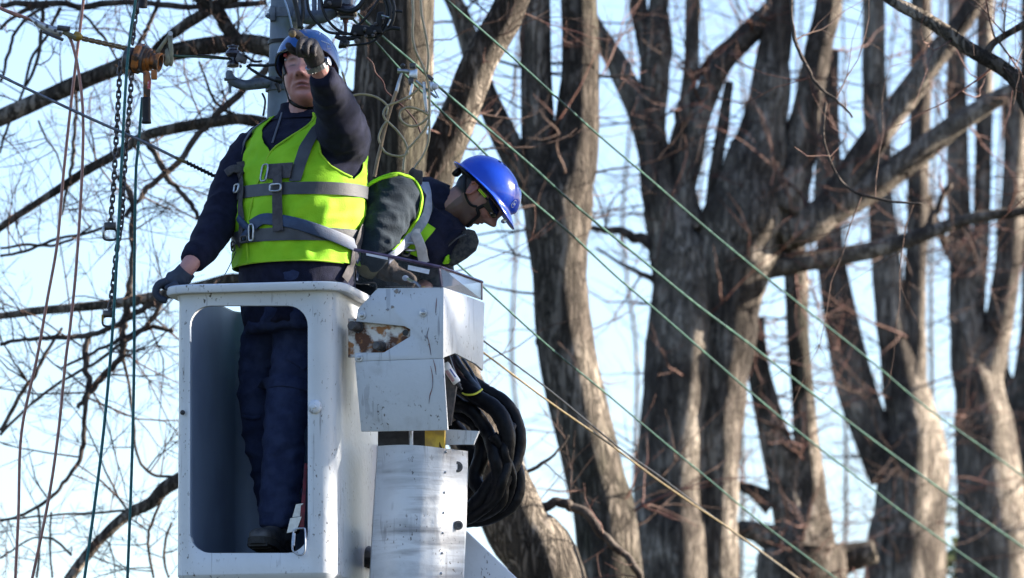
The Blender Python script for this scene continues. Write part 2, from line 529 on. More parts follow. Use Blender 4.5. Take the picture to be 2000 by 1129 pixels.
bt("bare tree with slim twin stems rising from a dark low fork with stubs", 45.0,
   [[(1547,430,36),(1556,560,46),(1562,700,44),(1574,850,50),(1582,980,70),(1570,1080,150),(1570,1160,190)],
    [(1475,620,38),(1482,720,44),(1505,830,58),(1532,930,72),(1555,1020,90),(1565,1100,110)]],
   [[(1440,948,16),(1470,958,26),(1510,985,50)],[(1440,1035,34),(1480,1040,40),(1550,1075,80)],[(1710,1075,40),(1650,1090,60),(1580,1100,90)]],
   [], seed=31, twigs=90, tr=.006, tl=(.3, .9), tdepth=1, red=.6)

bt("bare tree with three upright stems on a broad grey trunk with pale scars", 48.0,
   [[(1705,-10,44),(1708,150,46),(1718,350,46),(1732,520,56),(1752,680,68),(1775,800,96),(1785,900,135),(1775,1020,140),(1765,1150,160)],
    [(1616,100,44),(1616,300,50),(1622,480,54),(1642,620,70),(1668,740,80),(1700,840,76),(1740,930,90)],
    [(1800,-10,40),(1799,200,42),(1793,400,44),(1788,560,44),(1784,700,50),(1785,800,70)]],
   [],
   [], bark='bark_pale', seed=41, twigs=150, tr=.006, tl=(.4, 1.2), tdepth=1, red=.45)

bt("bare grey tree whose two smooth stems part above a thick base by the evergreens", 50.0,
   [[(1868,-10,36),(1868,200,40),(1872,400,46),(1880,540,54),(1895,680,84),(1915,780,104),(1930,900,130),(1945,1030,150),(1950,1150,170)],
    [(1925,-10,34),(1922,200,36),(1918,420,34),(1905,600,40),(1900,680,50)],
    [(1985,180,48),(1978,400,48),(1966,540,56),(1945,670,62),(1920,760,80)]],
   [], [], bark='bark_pale', seed=51, twigs=130, tr=.006, tl=(.4, 1.2), tdepth=1, red=.35)
bt("bare dark tree standing past the smooth grey stems", 53.0,
   [[(2030,-10,70),(2030,300,80),(2040,600,90),(2030,820,130),(2025,1000,160),(2020,1150,180)]],
   [[(1998,840,40),(2015,880,70)]], [], bark='bark', seed=52, twigs=60, tl=(.4, 1.2), tdepth=1, red=.35)
# dark near limb at the top right, from a tree standing out of the picture
bt("bare tree beside the road whose dark limb hangs into view above the cables", 30.0,
   [[(2260,-300,120),(2255,0,140),(2250,500,150),(2250,1150,170)]],
   [[(1690,-40,16),(1745,2,22),(1830,50,27),(1895,98,28),(1950,128,30),(1985,160,30),(2010,210,32),(2080,300,50),(2250,420,90)],
    [(2010,40,14),(1970,65,13),(1940,85,14),(1925,110,16)]],
   [[(1545,-5,6),(1550,60,7),(1575,130,7),(1600,170,6),(1640,200,5),(1665,230,4)],
    [(1612,200,4),(1610,270,5),(1625,325,5),(1660,370,5),(1720,390,5),(1800,398,4)]],
   seed=61, twigs=70, tl=(.3, 1.1), tdepth=1, red=.4)

# slender bare trees far behind: a soft mesh of twigs between the trunks
far = [(1010,70,9),(1230,64,8),(1450,72,9),(1650,60,7),(1830,66,9),(1960,62,8),(1370,62,7),(1560,68,8),(1745,74,8)]
FL = {1010: "showing left of the two-stemmed leaning trunk", 1230: "in the gap between the two-stemmed tree and the massive pollard", 1370: "mostly hidden behind the massive pollard's left stems",
      1450: "behind the massive pollard's broad lower trunk", 1560: "right behind the slim twin stems with stubs", 1650: "in the gap beside the slim twin stems",
      1745: "behind the three-stemmed grey trunk", 1830: "in the gap between the three-stemmed and smooth grey trees", 1960: "behind the fork of the smooth grey stems"}
for i, (x, dd, wd) in enumerate(far):
    rr = random.Random(70 + i)
    xs = [x + rr.uniform(-14, 14) for _ in range(6)]
    right = x > 900
    tree("slender far bare tree " + FL[x], dd,
         [[(xs[0],-10,wd*.6),(xs[1],200,wd*.7),(xs[2],450,wd*.8),(xs[3],700,wd*.9),(xs[4],950,wd),(xs[5],1150,wd*1.1)]] if right else
         [[(xs[0],1040,wd*.4),(xs[1],1090,wd*.5),(xs[2],1150,wd*.6)]],
         seed=80 + i, twigs=45 if right else 20, tl=(.7, 2.0), tdepth=2, red=.25, tr=.006, group="slender far trees on the right" if right else "slender far trees on the left", ext=2.0, toptwigs=6)

# off to the right, between the sun and the platform: their stems and twigs dapple the light
for i, (x, y, hgt, rad0) in enumerate(((9.0, 27.25, 13, .26), (12.5, 27.75, 14, .28), (17.0, 29.2, 15, .30), (22.0, 29.6, 16, .32), (14.6, 28.5, 14, .24), (27.0, 31.2, 18, .34), (10.6, 27.9, 13, .2))):
    rng = random.Random(300 + i)
    e = empty("bare_tree", (x, y, 0), "bare roadside tree standing to the sunny side of the lift", "tree", "roadside trees on the sunny side")
    pts = wander(Vector((x, y, -.1)), Vector((rng.uniform(-.1, .1), rng.uniform(-.1, .1), 1)), hgt, 9, rng, .14, .25)
    rad = [rad0 * (1.15 - .95 * k / 9) for k in range(10)]
    MB().tube(pts, rad, seg=12, sub=3, rough=.12, seed=i).build("trunk", MT['bark'], e, sharp=0)
    tw = MB()
    for _ in range(21):
        k = rng.randrange(4, 9)
        a = rng.uniform(0, 6.283)
        lp = wander(pts[k], Vector((math.cos(a), math.sin(a), .9)), rng.uniform(1.5, 3.4), 6, rng, .25, .12)
        rl = [rad[k] * .55 * (1 - .8 * q / 6) for q in range(7)]
        tw.tube(lp, rl, seg=6)
        for _ in range(5):
            q = rng.randrange(1, 6)
            twig(tw, lp[q], Vector((rng.gauss(0, 1), rng.gauss(0, 1), rng.gauss(.3, 1))), rng.uniform(.6, 1.5), .010, rng, 1)
    tag(tw.build("crown", MT['twig'], e, sharp=0), kind="stuff")

# evergreens low on the right
def evergreen(px, d, h, wd, seed, label):
    rng = random.Random(seed)
    b = P(px, 1100, d); b.z = 0
    e = empty("evergreen_tree", b, label, "tree", "evergreens behind the bare trees")
    MB().tube([b + Vector((0,0,-.1)), b + Vector((.1,0,h*.5)), b + Vector((0,.1,h*.95))], [.2,.14,.03], seg=8, sub=3).build("trunk", MT['bark'], e)
    mb = MB()
    clumps = [(Vector((rng.gauss(0, wd*.34), rng.gauss(0, wd*.34), 0)), rng.uniform(.18, 1.0)) for _ in range(70)]
    for c, t in clumps:
        cc = b + Vector((c.x * (1.15 - t), c.y * (1.15 - t), h * t)); R_ = rng.uniform(.3, .6)
        for _ in range(95):
            o = Vector((rng.gauss(0, 1), rng.gauss(0, 1), rng.gauss(0, .7))) * R_ * .6
            p = cc + o
            a = Vector((rng.gauss(0, 1), rng.gauss(0, 1), rng.gauss(0, 1))).normalized(); s_ = rng.uniform(.05, .1)
            q = a.orthogonal().normalized() * s_ * .45
            k = len(mb.v); mb.v += [p - a*s_, p + q, p + a*s_, p - q]; mb.face((k, k+1, k+2, k+3))
    tag(mb.build("crown", MT['leaf'], e, smooth=False), kind="stuff")
evergreen(1890, 62, 6.4, 3.0, 5, "dark evergreen filling the gap left of the smooth grey trunk")
evergreen(1992, 58, 6.9, 2.6, 6, "dark evergreen to the right of the smooth grey trunk")

# ------------------------------------------------------------------ aerial lift (bucket, control cover, knuckle, boom)
def paint_white(name, c=(.74,.75,.76), rough=.38, dirt=(.16,.15,.14), amt=.0, scr=.62, streak=False, seed=0.0):
    """white gel-coat / paint with fine scuffs and a few chips"""
    m = bpy.data.materials.new(name); m.use_nodes = True
    t = m.node_tree; N = t.nodes; Lk = t.links; b = N["Principled BSDF"]
    b.inputs["Roughness"].default_value = rough
    tc = N.new("ShaderNodeTexCoord")
    def noise_(sc, det, st=(1,1,1), dist=0.0):
        mp = N.new("ShaderNodeMapping"); mp.inputs["Scale"].default_value = st; mp.inputs["Location"].default_value = (seed, seed*1.7, seed*.3)
        Lk.new(tc.outputs["Object"], mp.inputs[0])
        n = N.new("ShaderNodeTexNoise"); n.inputs["Scale"].default_value = sc; n.inputs["Detail"].default_value = det
        n.inputs["Distortion"].default_value = dist
        Lk.new(mp.outputs[0], n.inputs["Vector"]); return n.outputs[0]
    def rng_(sock, a, bb, lo=0.0, hi=1.0):
        r = N.new("ShaderNodeMapRange"); r.inputs[1].default_value = a; r.inputs[2].default_value = bb
        r.inputs[3].default_value = lo; r.inputs[4].default_value = hi
        Lk.new(sock, r.inputs[0]); return r.outputs[0]
    def mix(f, A, B):
        x = N.new("ShaderNodeMix"); x.data_type = 'RGBA'
        Lk.new(f, x.inputs["Factor"])
        for s_, v in (("A", A), ("B", B)):
            if isinstance(v, tuple): x.inputs[s_].default_value = (*v, 1)
            else: Lk.new(v, x.inputs[s_])
        return x.outputs["Result"]
    def mul(a, bb):
        x = N.new("ShaderNodeMath"); x.operation = 'MULTIPLY'; Lk.new(a, x.inputs[0])
        if isinstance(bb, float): x.inputs[1].default_value = bb
        else: Lk.new(bb, x.inputs[1])
        return x.outputs[0]
    col = mix(rng_(noise_(3.0, 5), .35, .7), c, tuple(k * .86 for k in c))
    # small dark chips and scratches
    chips = mul(rng_(noise_(95, 3, (1,1,.6)), .63, .68), rng_(noise_(7, 3), .46, .60))
    col = mix(chips, col, (.09,.085,.085))
    scr_ = mul(rng_(noise_(60, 2, (1,1,.07), .6), scr, scr + .04), rng_(noise_(5, 3), .46, .62))
    col = mix(mul(scr_, .7), col, (.22,.23,.26))
    if streak:   # rubbed bands running across the curve
        st = mul(rng_(noise_(20, 6, (.16,.16,1.0), .5), .44, .66), rng_(noise_(4.5, 4, (1,1,1.2)), .40, .60))
        col = mix(mul(st, .8), col, (.12,.12,.13))
        fn = mul(rng_(noise_(150, 4, (.08,.08,1)), .52, .66), rng_(noise_(6.5, 3), .42, .58))
        col = mix(mul(fn, .45), col, (.22,.22,.23))
    if amt:
        col = mix(mul(rng_(noise_(14, 6), .55, .75), amt), col, dirt)
    Lk.new(col, b.inputs["Base Color"])
    bp = N.new("ShaderNodeBump"); bp.inputs["Distance"].default_value = .004
    Lk.new(noise_(38, 5), bp.inputs["Height"]); bp.inputs["Strength"].default_value = .35
    Lk.new(bp.outputs[0], b.inputs["Normal"])
    return m

MT['gel'] = paint_white("bucket_gelcoat", (.60,.635,.68), .36)
MT['panel'] = paint_white("panel_paint", (.53,.565,.605), .42, amt=.25, scr=.58, seed=3.3)
MT['knuckle'] = paint_white("scuffed_shell", (.58,.61,.65), .4, streak=True, scr=.57, seed=7.1)
MT['inner_shade'] = mat("bucket_inner_shade", (.19,.24,.33), (.23,.29,.39), 4, .5)  # inner faces: deeper shade of the closed bucket put into the colour
MT['rust'] = mat("rusty_plate", (.62,.60,.56), (.10,.04,.02), 17, .75, lo=.44, hi=.53, bump=.006, bscale=70, c3=(.30,.13,.045), scale3=33, lo3=.52, hi3=.62)
MT['steel'] = mat("zinc_steel", (.42,.43,.45), (.30,.31,.33), 60, .38, metal=.85)
MT['darksteel'] = mat("dark_steel", (.06,.06,.065), (.11,.10,.10), 40, .5, metal=.6)
MT['black_rubber'] = mat("black_rubber", (.012,.012,.014), (.022,.022,.025), 30, .5, bump=.002, bscale=90)
MT['hose'] = mat("hose_sleeve", (.003,.0033,.005), (.007,.0075,.010), 25, .42, bump=.006, bscale=22, spec=.12)
MT['hose_red'] = mat("red_brown_hose", (.06,.018,.02), (.03,.012,.014), 30, .4)
MT['hose_blue'] = mat("blue_grey_hose", (.05,.07,.11), (.03,.04,.06), 30, .4)
MT['yellow'] = mat("old_yellow_paint", (.50,.34,.03), (.30,.19,.03), 25, .55)
MT['tie'] = mat("yellow_cable_tie", (.62,.62,.05), rough=.4)
MT['white_plastic'] = mat("white_plastic", (.72,.73,.74), (.66,.67,.68), 12, .35)
MT['print_blue'] = mat("blue_print", (.02,.05,.28), rough=.4)
MT['print_red'] = mat("red_print", (.40,.05,.09), rough=.4)
MT['acrylic'] = mat("smoky_acrylic", (.62,.62,.68), rough=.06, trans=1.0, ior=1.15)
MT['acrylic_edge'] = mat("acrylic_edge", (.07,.045,.085), (.11,.08,.13), 30, .2)
MT['tape'] = mat("clear_tape", (.60,.60,.66), (.5,.5,.56), 60, .3)

PSI = R(12)
LT, LN, UP = Vector((math.cos(PSI), -math.sin(PSI), 0)), Vector((math.sin(PSI), math.cos(PSI), 0)), Vector((0,0,1))
BC = P(496, 556, 25.0)
def B(x, y, z): return BC + LT * x + LN * y + UP * z
BW, BD, BH = .29, .84, 1.055

lift = empty("aerial_lift", B(3.4, .9, 0) * 1.0, "white aerial lift bucket with control cover, looped black hoses and boom", "aerial lift")
lift.location.z = 0

def rrect(hx, y0, y1, z, r, n=7):
    pts = []
    for cx, cy, a0 in ((hx - r, y0 + r, -90), (hx - r, y1 - r, 0), (-hx + r, y1 - r, 90), (-hx + r, y0 + r, 180)):
        for k in range(n):
            a = R(a0 + 90 * k / (n - 1))
            pts.append(B(cx + r * math.cos(a), cy + r * math.sin(a), z))
    return pts

def boolean(me, cut, op='DIFFERENCE'):
    o = bpy.data.objects.new("t1", me); c = bpy.data.objects.new("t2", cut)
    COL.objects.link(o); COL.objects.link(c)
    m = o.modifiers.new("b", 'BOOLEAN'); m.operation = op; m.object = c; m.solver = 'EXACT'
    out = bpy.data.meshes.new_from_object(o.evaluated_get(bpy.context.evaluated_depsgraph_get()))
    bpy.data.objects.remove(o); bpy.data.objects.remove(c)
    return out

outer = MB().grid([rrect(BW - .015, .015, BD - .015, -BH, .05), rrect(BW, 0, BD, -BH + .02, .065), rrect(BW, 0, BD, -.05, .065),
                   rrect(BW + .012, -.012, BD + .012, -.02, .075), rrect(BW + .012, -.012, BD + .012, -.004, .075)]).mesh("o")
inner = MB().grid([rrect(BW - .03, .03, BD - .03, -BH + .075, .05), rrect(BW - .022, .022, BD - .022, .2, .06)]).mesh("i")
shell = boolean(outer, inner)
# window in the front face, rounded corners
def win(px0, py0, px1, py1, r, yoff, n=8):
    pts = []
    pl, nn = B(0, yoff, 0), LN
    for cx, cy, a0 in ((px1 - r, py0 + r, -90), (px1 - r, py1 - r, 0), (px0 + r, py1 - r, 90), (px0 + r, py0 + r, 180)):
        for k in range(n):
            a = R(a0 + 90 * k / (n - 1))
            pts.append(PP(cx + r * math.cos(a), cy + r * math.sin(a), pl, nn))
    return pts
w0 = win(371, 597, 601, 1080, 40, 0)
cut = MB().prism([p - LN * .1 for p in w0], LN * .22).mesh("c")
shell = boolean(shell, cut)
bucket = finish("bucket", shell, [MT['gel'], MT['inner_shade']], lift, True, 35, bevel=.004)
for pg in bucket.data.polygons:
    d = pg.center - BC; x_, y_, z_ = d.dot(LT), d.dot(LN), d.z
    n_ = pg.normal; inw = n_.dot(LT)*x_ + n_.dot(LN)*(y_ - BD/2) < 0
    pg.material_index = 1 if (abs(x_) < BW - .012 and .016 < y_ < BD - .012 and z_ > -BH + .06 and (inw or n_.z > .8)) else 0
# rim flange
rim_o = MB().grid([rrect(BW + .040, -.040, BD + .040, -.028, .10), rrect(BW + .044, -.044, BD + .044, -.022, .104), rrect(BW + .044, -.044, BD + .044, -.003, .104), rrect(BW + .038, -.038, BD + .038, .002, .1)]).mesh("r")
rim_i = MB().grid([rrect(BW - .020, .020, BD - .020, -.2, .06), rrect(BW - .020, .020, BD - .020, .2, .06)]).mesh("ri")
finish("rim", boolean(rim_o, rim_i), MT['gel'], lift, True, 35)
# floor mat
MB().grid([rrect(BW - .034, .034, BD - .034, -BH + .078, .045), rrect(BW - .034, .034, BD - .034, -BH + .085, .045)]).build("floor_mat", MT['black_rubber'], lift)

def bolt(px, py, pl, n, r, parent, m='steel', washer=True, out=None, h=.008):
    c = PP(px, py, pl, n); ax = out if out is not None else -n
    mb = MB()
    if washer: mb.lathe(c + ax * .001, ax, [(0, r), (.003, r), (.0035, r * .72)], 16)
    mb.lathe(c + ax * .002, ax, [(0, r * .55), (h, r * .55), (h + .001, r * .42)], 6)
    return mb.build("bolt", MT[m], parent)
bolt(357, 806, B(0,0,0), LN, .009, bucket, 'black_rubber')
# painted-over plug on the right of the opening
c = PP(615, 795, B(0,0,0), LN)
MB().lathe(c, -LN, [(-.002, .026), (.008, .024), (.014, .017), (.016, .008), (.022, .007), (.023, .002)], 18).build("plug", MT['gel'], bucket)
# side flange low on the right wall
MB().box(B(BW + .012, BD - .07, -.78), .014, .05, .27, (LT, LN, UP)).build("side_rib", MT['gel'], bucket, bevel=.006)

# ---- control cover on the right
CP = B(.33, .10, 0)                     # plane of its front plate
def C(px, py, back=0.0): return PP(px, py, CP + LN * back, LN)
cover = MB()
front = [(693,640),(700,604),(737,563),(866,561),(866,700),(692,706),(692,690),(752,687),(800,655),(800,642),(790,636),(693,629)]
front = [(695,628),(699,603),(737,563),(866,561),(866,700),(693,706),(693,689),(750,688),(801,657),(801,643),(789,637)]
cover.prism([C(*q) for q in front], LN * .012)
cov = cover.build("front_plate", MT['panel'], lift, smooth=True, sharp=30, bevel=.003)
# lower flap, leaning back
FT = .05
fl = [C(693,706,.001), C(866,700,.001), C(875,840,FT), C(705,843,FT)]
MB().prism(fl, LN * .010).build("lower_flap", MT['panel'], lift, sharp=30, bevel=.003)
# right side plate (receding)
SN = Vector((math.cos(R(20)), -math.sin(R(20)), 0))      # its outward normal
SB = Vector((math.sin(R(20)), math.cos(R(20)), 0))
e0 = C(866,561); e1 = C(866,700)
def S(px, py): return PP(px, py, e0 - LN * .0, SN)
side = [e0 + SN*.001, S(947,591), S(945,640), S(944,724), S(930,711), S(889,690), S(862+4,699)]
MB().prism(side, -SN * .010).build("side_plate", MT['panel'], lift, sharp=30, bevel=.002)
# top plate and back of the casing
tp = [C(738,564,.012), C(865,562,.012), S(946,592) - SN*.012, C(738,564,.012) + SB * .40]
MB().prism([p - UP*.004 for p in tp], -UP * .008).build("top_plate", MT['panel'], lift, sharp=30)
# recessed rusty bracket seen through the cut-out
RB = .022
MB().prism([C(680,622,RB), C(800,628,RB), C(812,650,RB), C(760,696,RB), C(680,698,RB)], LN * .012).build("rusty_bracket", MT['rust'], lift, sharp=30)
br = lift.children[-1]
for (x, y, r, l) in ((701,639,.017,.05), (746,677,.015,.04)):
    c = C(x, y, RB)
    MB().lathe(c, (-LN - LT*.35).normalized(), [(0, r*1.25), (.012, r*1.25), (.012, r), (l, r), (l + .003, r*.8)], 16).build("pivot_pin", MT['darksteel'], br)
MB().lathe(C(792,650,RB), -LN, [(0,.011),(.002,.011),(.0021,.007)], 14).build("hole_ring", MT['black_rubber'], br)
for x, y in ((707,616), (827,611), (701,699)):
    bolt(x, y, CP, LN, .015, cov)
# flaked paint: grey primer and rust flecks, slightly raised flakes
rng = random.Random(5)
fm = MB()
for (x, y, s_) in ((774,568,8),(766,600,7),(757,605,6),(712,603,4),(832,660,5),(838,672,3),(727,616,3),(700,650,2)):
    k = rng.randint(6, 9); pl = []
    for j in range(k):
        a = 2*math.pi*j/k; rr = .7 * s_ * rng.uniform(.3, 1.0)
        pl.append(C(x + rr*math.cos(a), y + rr*math.sin(a)*1.1) - LN*.002)
    fm.prism(pl, LN*.0015)
tag(fm.build("paint_flakes", mat("primer_flake", (.20,.22,.26), (.24,.19,.14), 40, .7), cov, smooth=False), kind="stuff")
fm = MB()
for pts_ in ([(838,640),(834,655),(837,665),(840,680),(842,694)], [(853,582),(852,597),(851,612)], [(841,715),(845,735),(845,755),(840,772),(838,788)], [(846,702),(850,716),(852,732)]):
    off = 0.0
    q = [C(x, y, (FT*(y-703)/138 if y > 703 else 0)) - LN*.002 for x, y in pts_]
    fm.tube(q, [.0006,.0017,.0010,.0018,.0006][:len(q)], seg=5, sub=3, flat=.25)
tag(fm.build("dark_scratches", mat("scratch", (.09,.08,.10), (.16,.05,.04), 30, .8), cov), kind="stuff")
# dark inside of the casing, bracket behind the hoses
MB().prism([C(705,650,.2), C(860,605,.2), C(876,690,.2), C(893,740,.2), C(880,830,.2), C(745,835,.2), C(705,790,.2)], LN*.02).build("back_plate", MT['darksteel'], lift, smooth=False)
# clear guard round the controls
g0 = [C(694,487), C(859,521), C(866,560), C(722,560), C(722,556), C(697,553)]
gp = MB().prism([p - LN*.004 for p in g0], LN*.005).build("guard_front", MT['acrylic'], lift, sharp=30)
MB().tube([C(692,488) - LN*.004, C(776,504) - LN*.004, C(860,522) - LN*.004], .0062, seg=4, flat=.8).build("edge", MT['acrylic_edge'], gp, sharp=30)
gs = MB().prism([C(861,522), S(941,551), S(941,585), C(866,561)], -SN*.005).build("guard_side", MT['acrylic'], lift, sharp=30)
MB().tube([C(860,522), S(942,551)], .0062, seg=4).build("edge", MT['acrylic_edge'], gs, sharp=30)
MB().tube([C(858,524), C(863,560)], .005, seg=4).build("edge", MT['acrylic_edge'], gs, sharp=30)
MB().tube([S(941,552), S(941,586)], .004, seg=4).build("edge", MT['acrylic_edge'], gs, sharp=30)
for q in ([(716,494),(758,503),(758,508),(716,499)], [(798,518),(840,527),(838,536),(797,527)]):
    MB().prism([C(*k) - LN*.006 for k in q], LN*.001).build("tape_strip", MT['tape'], gp, smooth=False)
# dark wire bail and lever by the glove
MB().tube([C(693,520,-.0), C(694,553,.0), C(728,552,0), C(735,556,0), C(735,566,0)], .0025, seg=6, sub=3).build("wire_bail", MT['darksteel'], lift)
MB().tube([C(797,545,.10), C(803,549,.08), C(812,552,.06), C(821,560,.05)], [.006,.006,.005,.005], seg=8, sub=3).build("control_lever", MT['steel'], lift)
MB().ell(C(792,543,.11), LT*.012, LN*.012, UP*.010).build("lever_knob", MT['white_plastic'], lift)

# ---- under the flap: rod, yellow bracket, knuckle shell
KP = B(.40, .20, 0)
def K(px, py, back=0.0): return PP(px, py, KP + LN*back, LN)
MB().prism([K(738,838,.12), K(868,838,.12), K(868,900,.12), K(738,900,.12)], LN*.02).build("dark_housing", MT['black_rubber'], lift, smooth=False)
MB().tube([K(803,835,.05), K(804,890,.05)], .0085, seg=12).build("cylinder_rod", MT['steel'], lift)
MB().prism([K(830,838,.05), K(868,840,.05), K(868,885,.05), K(858,862,.05), K(856,880,.05), K(830,880,.05)], LN*.02).build("yellow_bracket", MT['yellow'], lift, smooth=False)
MB().prism([K(866,838,.10), K(935,842,.10), K(924,868,.10), K(866,868,.10)], LN*.02).build("link_plate", MT['panel'], lift, smooth=False)
# shell: convex curved face between x 735..865, flat riveted panel to 912
rows = []
for py, xl, xm, xr in ((871,738,862,914),(900,737,861,914),(960,733,859,913),(1020,729,857,911),(1080,726,854,908),(1150,722,851,905),(1300,714,845,898)):
    row = []
    for k in range(13):
        t_ = k / 12.0
        bulge = .045 * math.sin(math.pi * min(1, t_ * 1.02)) * (1 if t_ < 1 else 0)
        yy = py + (4 * math.sin(math.pi * t_) * -1 if py == 871 else 0) + 4 * t_
        row.append(K(lerp(xl, xm, t_), yy, .03 - bulge))
    for t_ in (.15, .5, .95):
        row.append(K(lerp(xm, xr, t_), py + 4 + 6 * t_, .03 + .10 * t_))
    row.append(K(xr, py + 10, .16)); row.append(K(xr - 30, py + 8, .30)); row.append(K(xl + 30, py + 2, .30)); row.append(K(xl - 2, py, .12))
    rows.append(row)
kn = MB().grid(rows).build("knuckle_shell", MT['knuckle'], lift, sharp=28)
for i in range(7):
    y = 881 + i * 39.5
    t_ = .18
    x = lerp(interp([(871,862),(1150,851)], y), interp([(871,914),(1150,905)], y), t_)
    c = K(x, y + 2, .03 + .10 * t_) + Vector((-.0, -.001, 0))
    MB().lathe(c, -LN, [(0,.0052),(.003,.0046),(.0045,.002)], 10).build("rivet", MT['steel'], kn)
for (x, y, r) in ((893, 912, .020), (895, 1026, .017)):
    c = K(x, y, .03 + .10 * .62)
    ax = (-LN + LT * .5).normalized()
    MB().lathe(c, ax, [(-.004, r), (.003, r), (.0035, r*.55), (.001, r*.5)], 18).build("port_ring", MT['darksteel'], kn)
# boom going down to the right, to its turret on the ground
bo = P(890, 1010, 25.75); bt_ = B(3.4, .9, 0); bt_.z = 1.0
MB().prism([P(905,1030,25.55), P(1010,1129,25.55), P(1200,1312,25.55), P(1100,1420,25.55), P(840,1200,25.55), P(800,1040,25.55)], Vector((0,.22,0))).build("boom_elbow", MT['gel'], lift, sharp=30, bevel=.01)
d_ = P(1150,1366,25.66)
q = (bt_ - d_).normalized()
MB().tube([d_ - q*.1, lerp(d_, bt_, .5), bt_], [.13,.15,.17], seg=4, flatdir=Vector((0,-1,.6))).build("boom_arm", MT['gel'], lift, sharp=30, bevel=.015)
MB().lathe(Vector((bt_.x, bt_.y, 0)), UP, [(0,.55),(.12,.55),(.14,.34),(.8,.30),(1.15,.28),(1.2,.1)], 28).build("turret", MT['gel'], lift, sharp=30)

# ---- hoses
def hose(pts, r, name="hose", m='hose', seg=10):
    q = [Vector(p) for p in pts]
    mb = MB(); mb.tube(q, r, seg=seg + 4, sub=9, rough=.11 if r > .017 else .05, rs=60, seed=len(pts) + q[0].x*9)
    return mb.build(name, MT[m], lift, sharp=0)
def H(px, py, b): return P(px, py, 25.30 + b)
hose([H(893,745,.05),H(925,772,.02),H(968,800,-.01),H(990,845,-.02),H(984,905,0),H(958,948,.03),H(930,985,.05),H(900,1004,.12)], .030)
hose([H(905,735,.08),H(945,762,.09),H(990,792,.07),H(1013,842,.06),H(1008,896,.05),H(985,940,.02),H(972,985,.04),H(930,1008,.12),H(895,1010,.18)], .026)
hose([H(880,790,.10),H(918,800,.04),H(950,840,.03),H(966,890,-.02),H(972,945,.0),H(945,990,.05),H(900,995,.14)], .025)
hose([H(975,870,.12),H(1004,905,.10),H(1013,945,.10),H(1000,985,.10),H(955,1012,.12),H(905,1018,.16)], .025)
hose([H(885,800,.16),H(930,828,.14),H(942,880,.10),H(928,935,.09),H(945,970,.05),H(925,1000,.1),H(890,1005,.18)], .028)
hose([H(962,850,-.03),H(990,893,-.01),H(978,950,-.02),H(962,980,.02),H(918,1012,.06),H(895,1018,.14)], .020)
hose([H(1000,830,.03),H(985,880,-.03),H(1000,935,.03),H(980,990,.08),H(930,1005,.14)], .018)
hose([H(880,830,.2),H(912,870,.2),H(925,910,.2),H(915,950,.2),H(890,990,.2)], .034)
hose([H(866,705,.10),H(874,725,.06),H(890,748,.03),H(915,765,.02),H(935,778,.02)], .009, "small_hose", 'hose_red')
hose([H(880,700,.10),H(893,725,.05),H(910,748,.03),H(930,768,.02)], .010, "small_hose", 'hose_red')
hose([H(889,696,.11),H(900,715,.06),H(918,740,.04),H(938,765,.03)], .011, "small_hose", 'hose_blue')
hose([H(903,700,.12),H(918,722,.07),H(930,745,.05),H(940,765,.04)], .006, "small_hose", 'hose_blue')
hose([H(870,760,.12),H(885,775,.08),H(905,790,.06),H(930,805,.05)], .016, "small_hose", 'hose')
MB().tube([H(903,768,-.02),H(910,771,-.035),H(922,771,-.04),H(933,767,-.035),H(942,760,-.02)], .0035, seg=6, sub=4).build("cable_tie", MT['tie'], lift)
# little in-line filter with printed label
fa, fb = H(869,713,-.16), H(893,748,-.16); ax = (fb - fa).normalized(); Lf = (fb - fa).length
ft = MB().lathe(fa, ax, [(-.006,.006),(-.004,.015),(0,.0175),(.016,.0175),(.0165,.0155),(Lf-.003,.0155),(Lf,.013),(Lf+.001,.006)], 18).build("inline_filter", MT['white_plastic'], lift)
MB().lathe(fb, ax, [(-.001,.009),(.014,.009),(.016,.005),(.03,.005)], 12).build("filter_cap", MT['black_rubber'], ft)
cm = (CAMP - fa).normalized(); sd = ax.cross(cm).normalized()
def lab(a0, a1, h0, h1, m, nm):
    rws = []
    for h in (h0, h1):
        rws.append([fa + ax*h + (cm*math.cos(a) + sd*math.sin(a))*.0159 for a in [lerp(a0, a1, k/5) for k in range(6)]])
    MB().grid(rws, close_u=False).build(nm, MT[m], ft)
lab(-.62,-.30,.022,.058,'print_blue',"label_bar")
for k in range(5): lab(.10 + .17*k,.18 + .17*k,.020,.066,'print_red',"label_line")

# lanyard with karabiner hanging by the opening
kp = P(590, 1050, 24.93)
lan = empty("lanyard", P(592, 900, 25.05), "red webbing lanyard with white tags and steel karabiner at the bucket opening", "lanyard")
MT['red_web'] = mat("red_webbing", (.14,.012,.02), (.08,.01,.015), 60, .7)
MT['white_web'] = mat("white_webbing", (.62,.62,.58), (.54,.54,.5), 90, .8, bump=.001, bscale=300)
def L(px, py, d=24.975): return P(px, py, d)
MB().tube([L(598,905,25.05),L(594,960,25.0),L(592,990),L(589,1030)], [.007,.007,.009,.010], seg=6, sub=3, flat=.35).build("strap", MT['red_web'], lan)
MB().prism([L(578,985),L(592,983),L(593,1008),L(571,1010)], Vector((0,.012,0))).build("tag", MT['white_web'], lan, smooth=False)
MB().prism([L(567,1012),L(589,1009,24.968),L(579,1037,24.968),L(560,1041)], Vector((0,.012,0))).build("tag", MT['white_web'], lan, smooth=False)
kb = [L(592,1032,24.955),L(596,1036,24.95),L(596,1072,24.94),L(592,1082,24.94),L(584,1084,24.94),L(574,1078,24.94),L(571,1068,24.945),L(573,1040,24.955),L(580,1033,24.955)]
MB().tube(kb + [kb[0]], .0035, seg=8, sub=3).build("karabiner", MT['steel'], lan)
MB().tube([L(575,1042,24.954),L(573,1066,24.946)], .0055, seg=10).build("locking_sleeve", MT['steel'], lan)
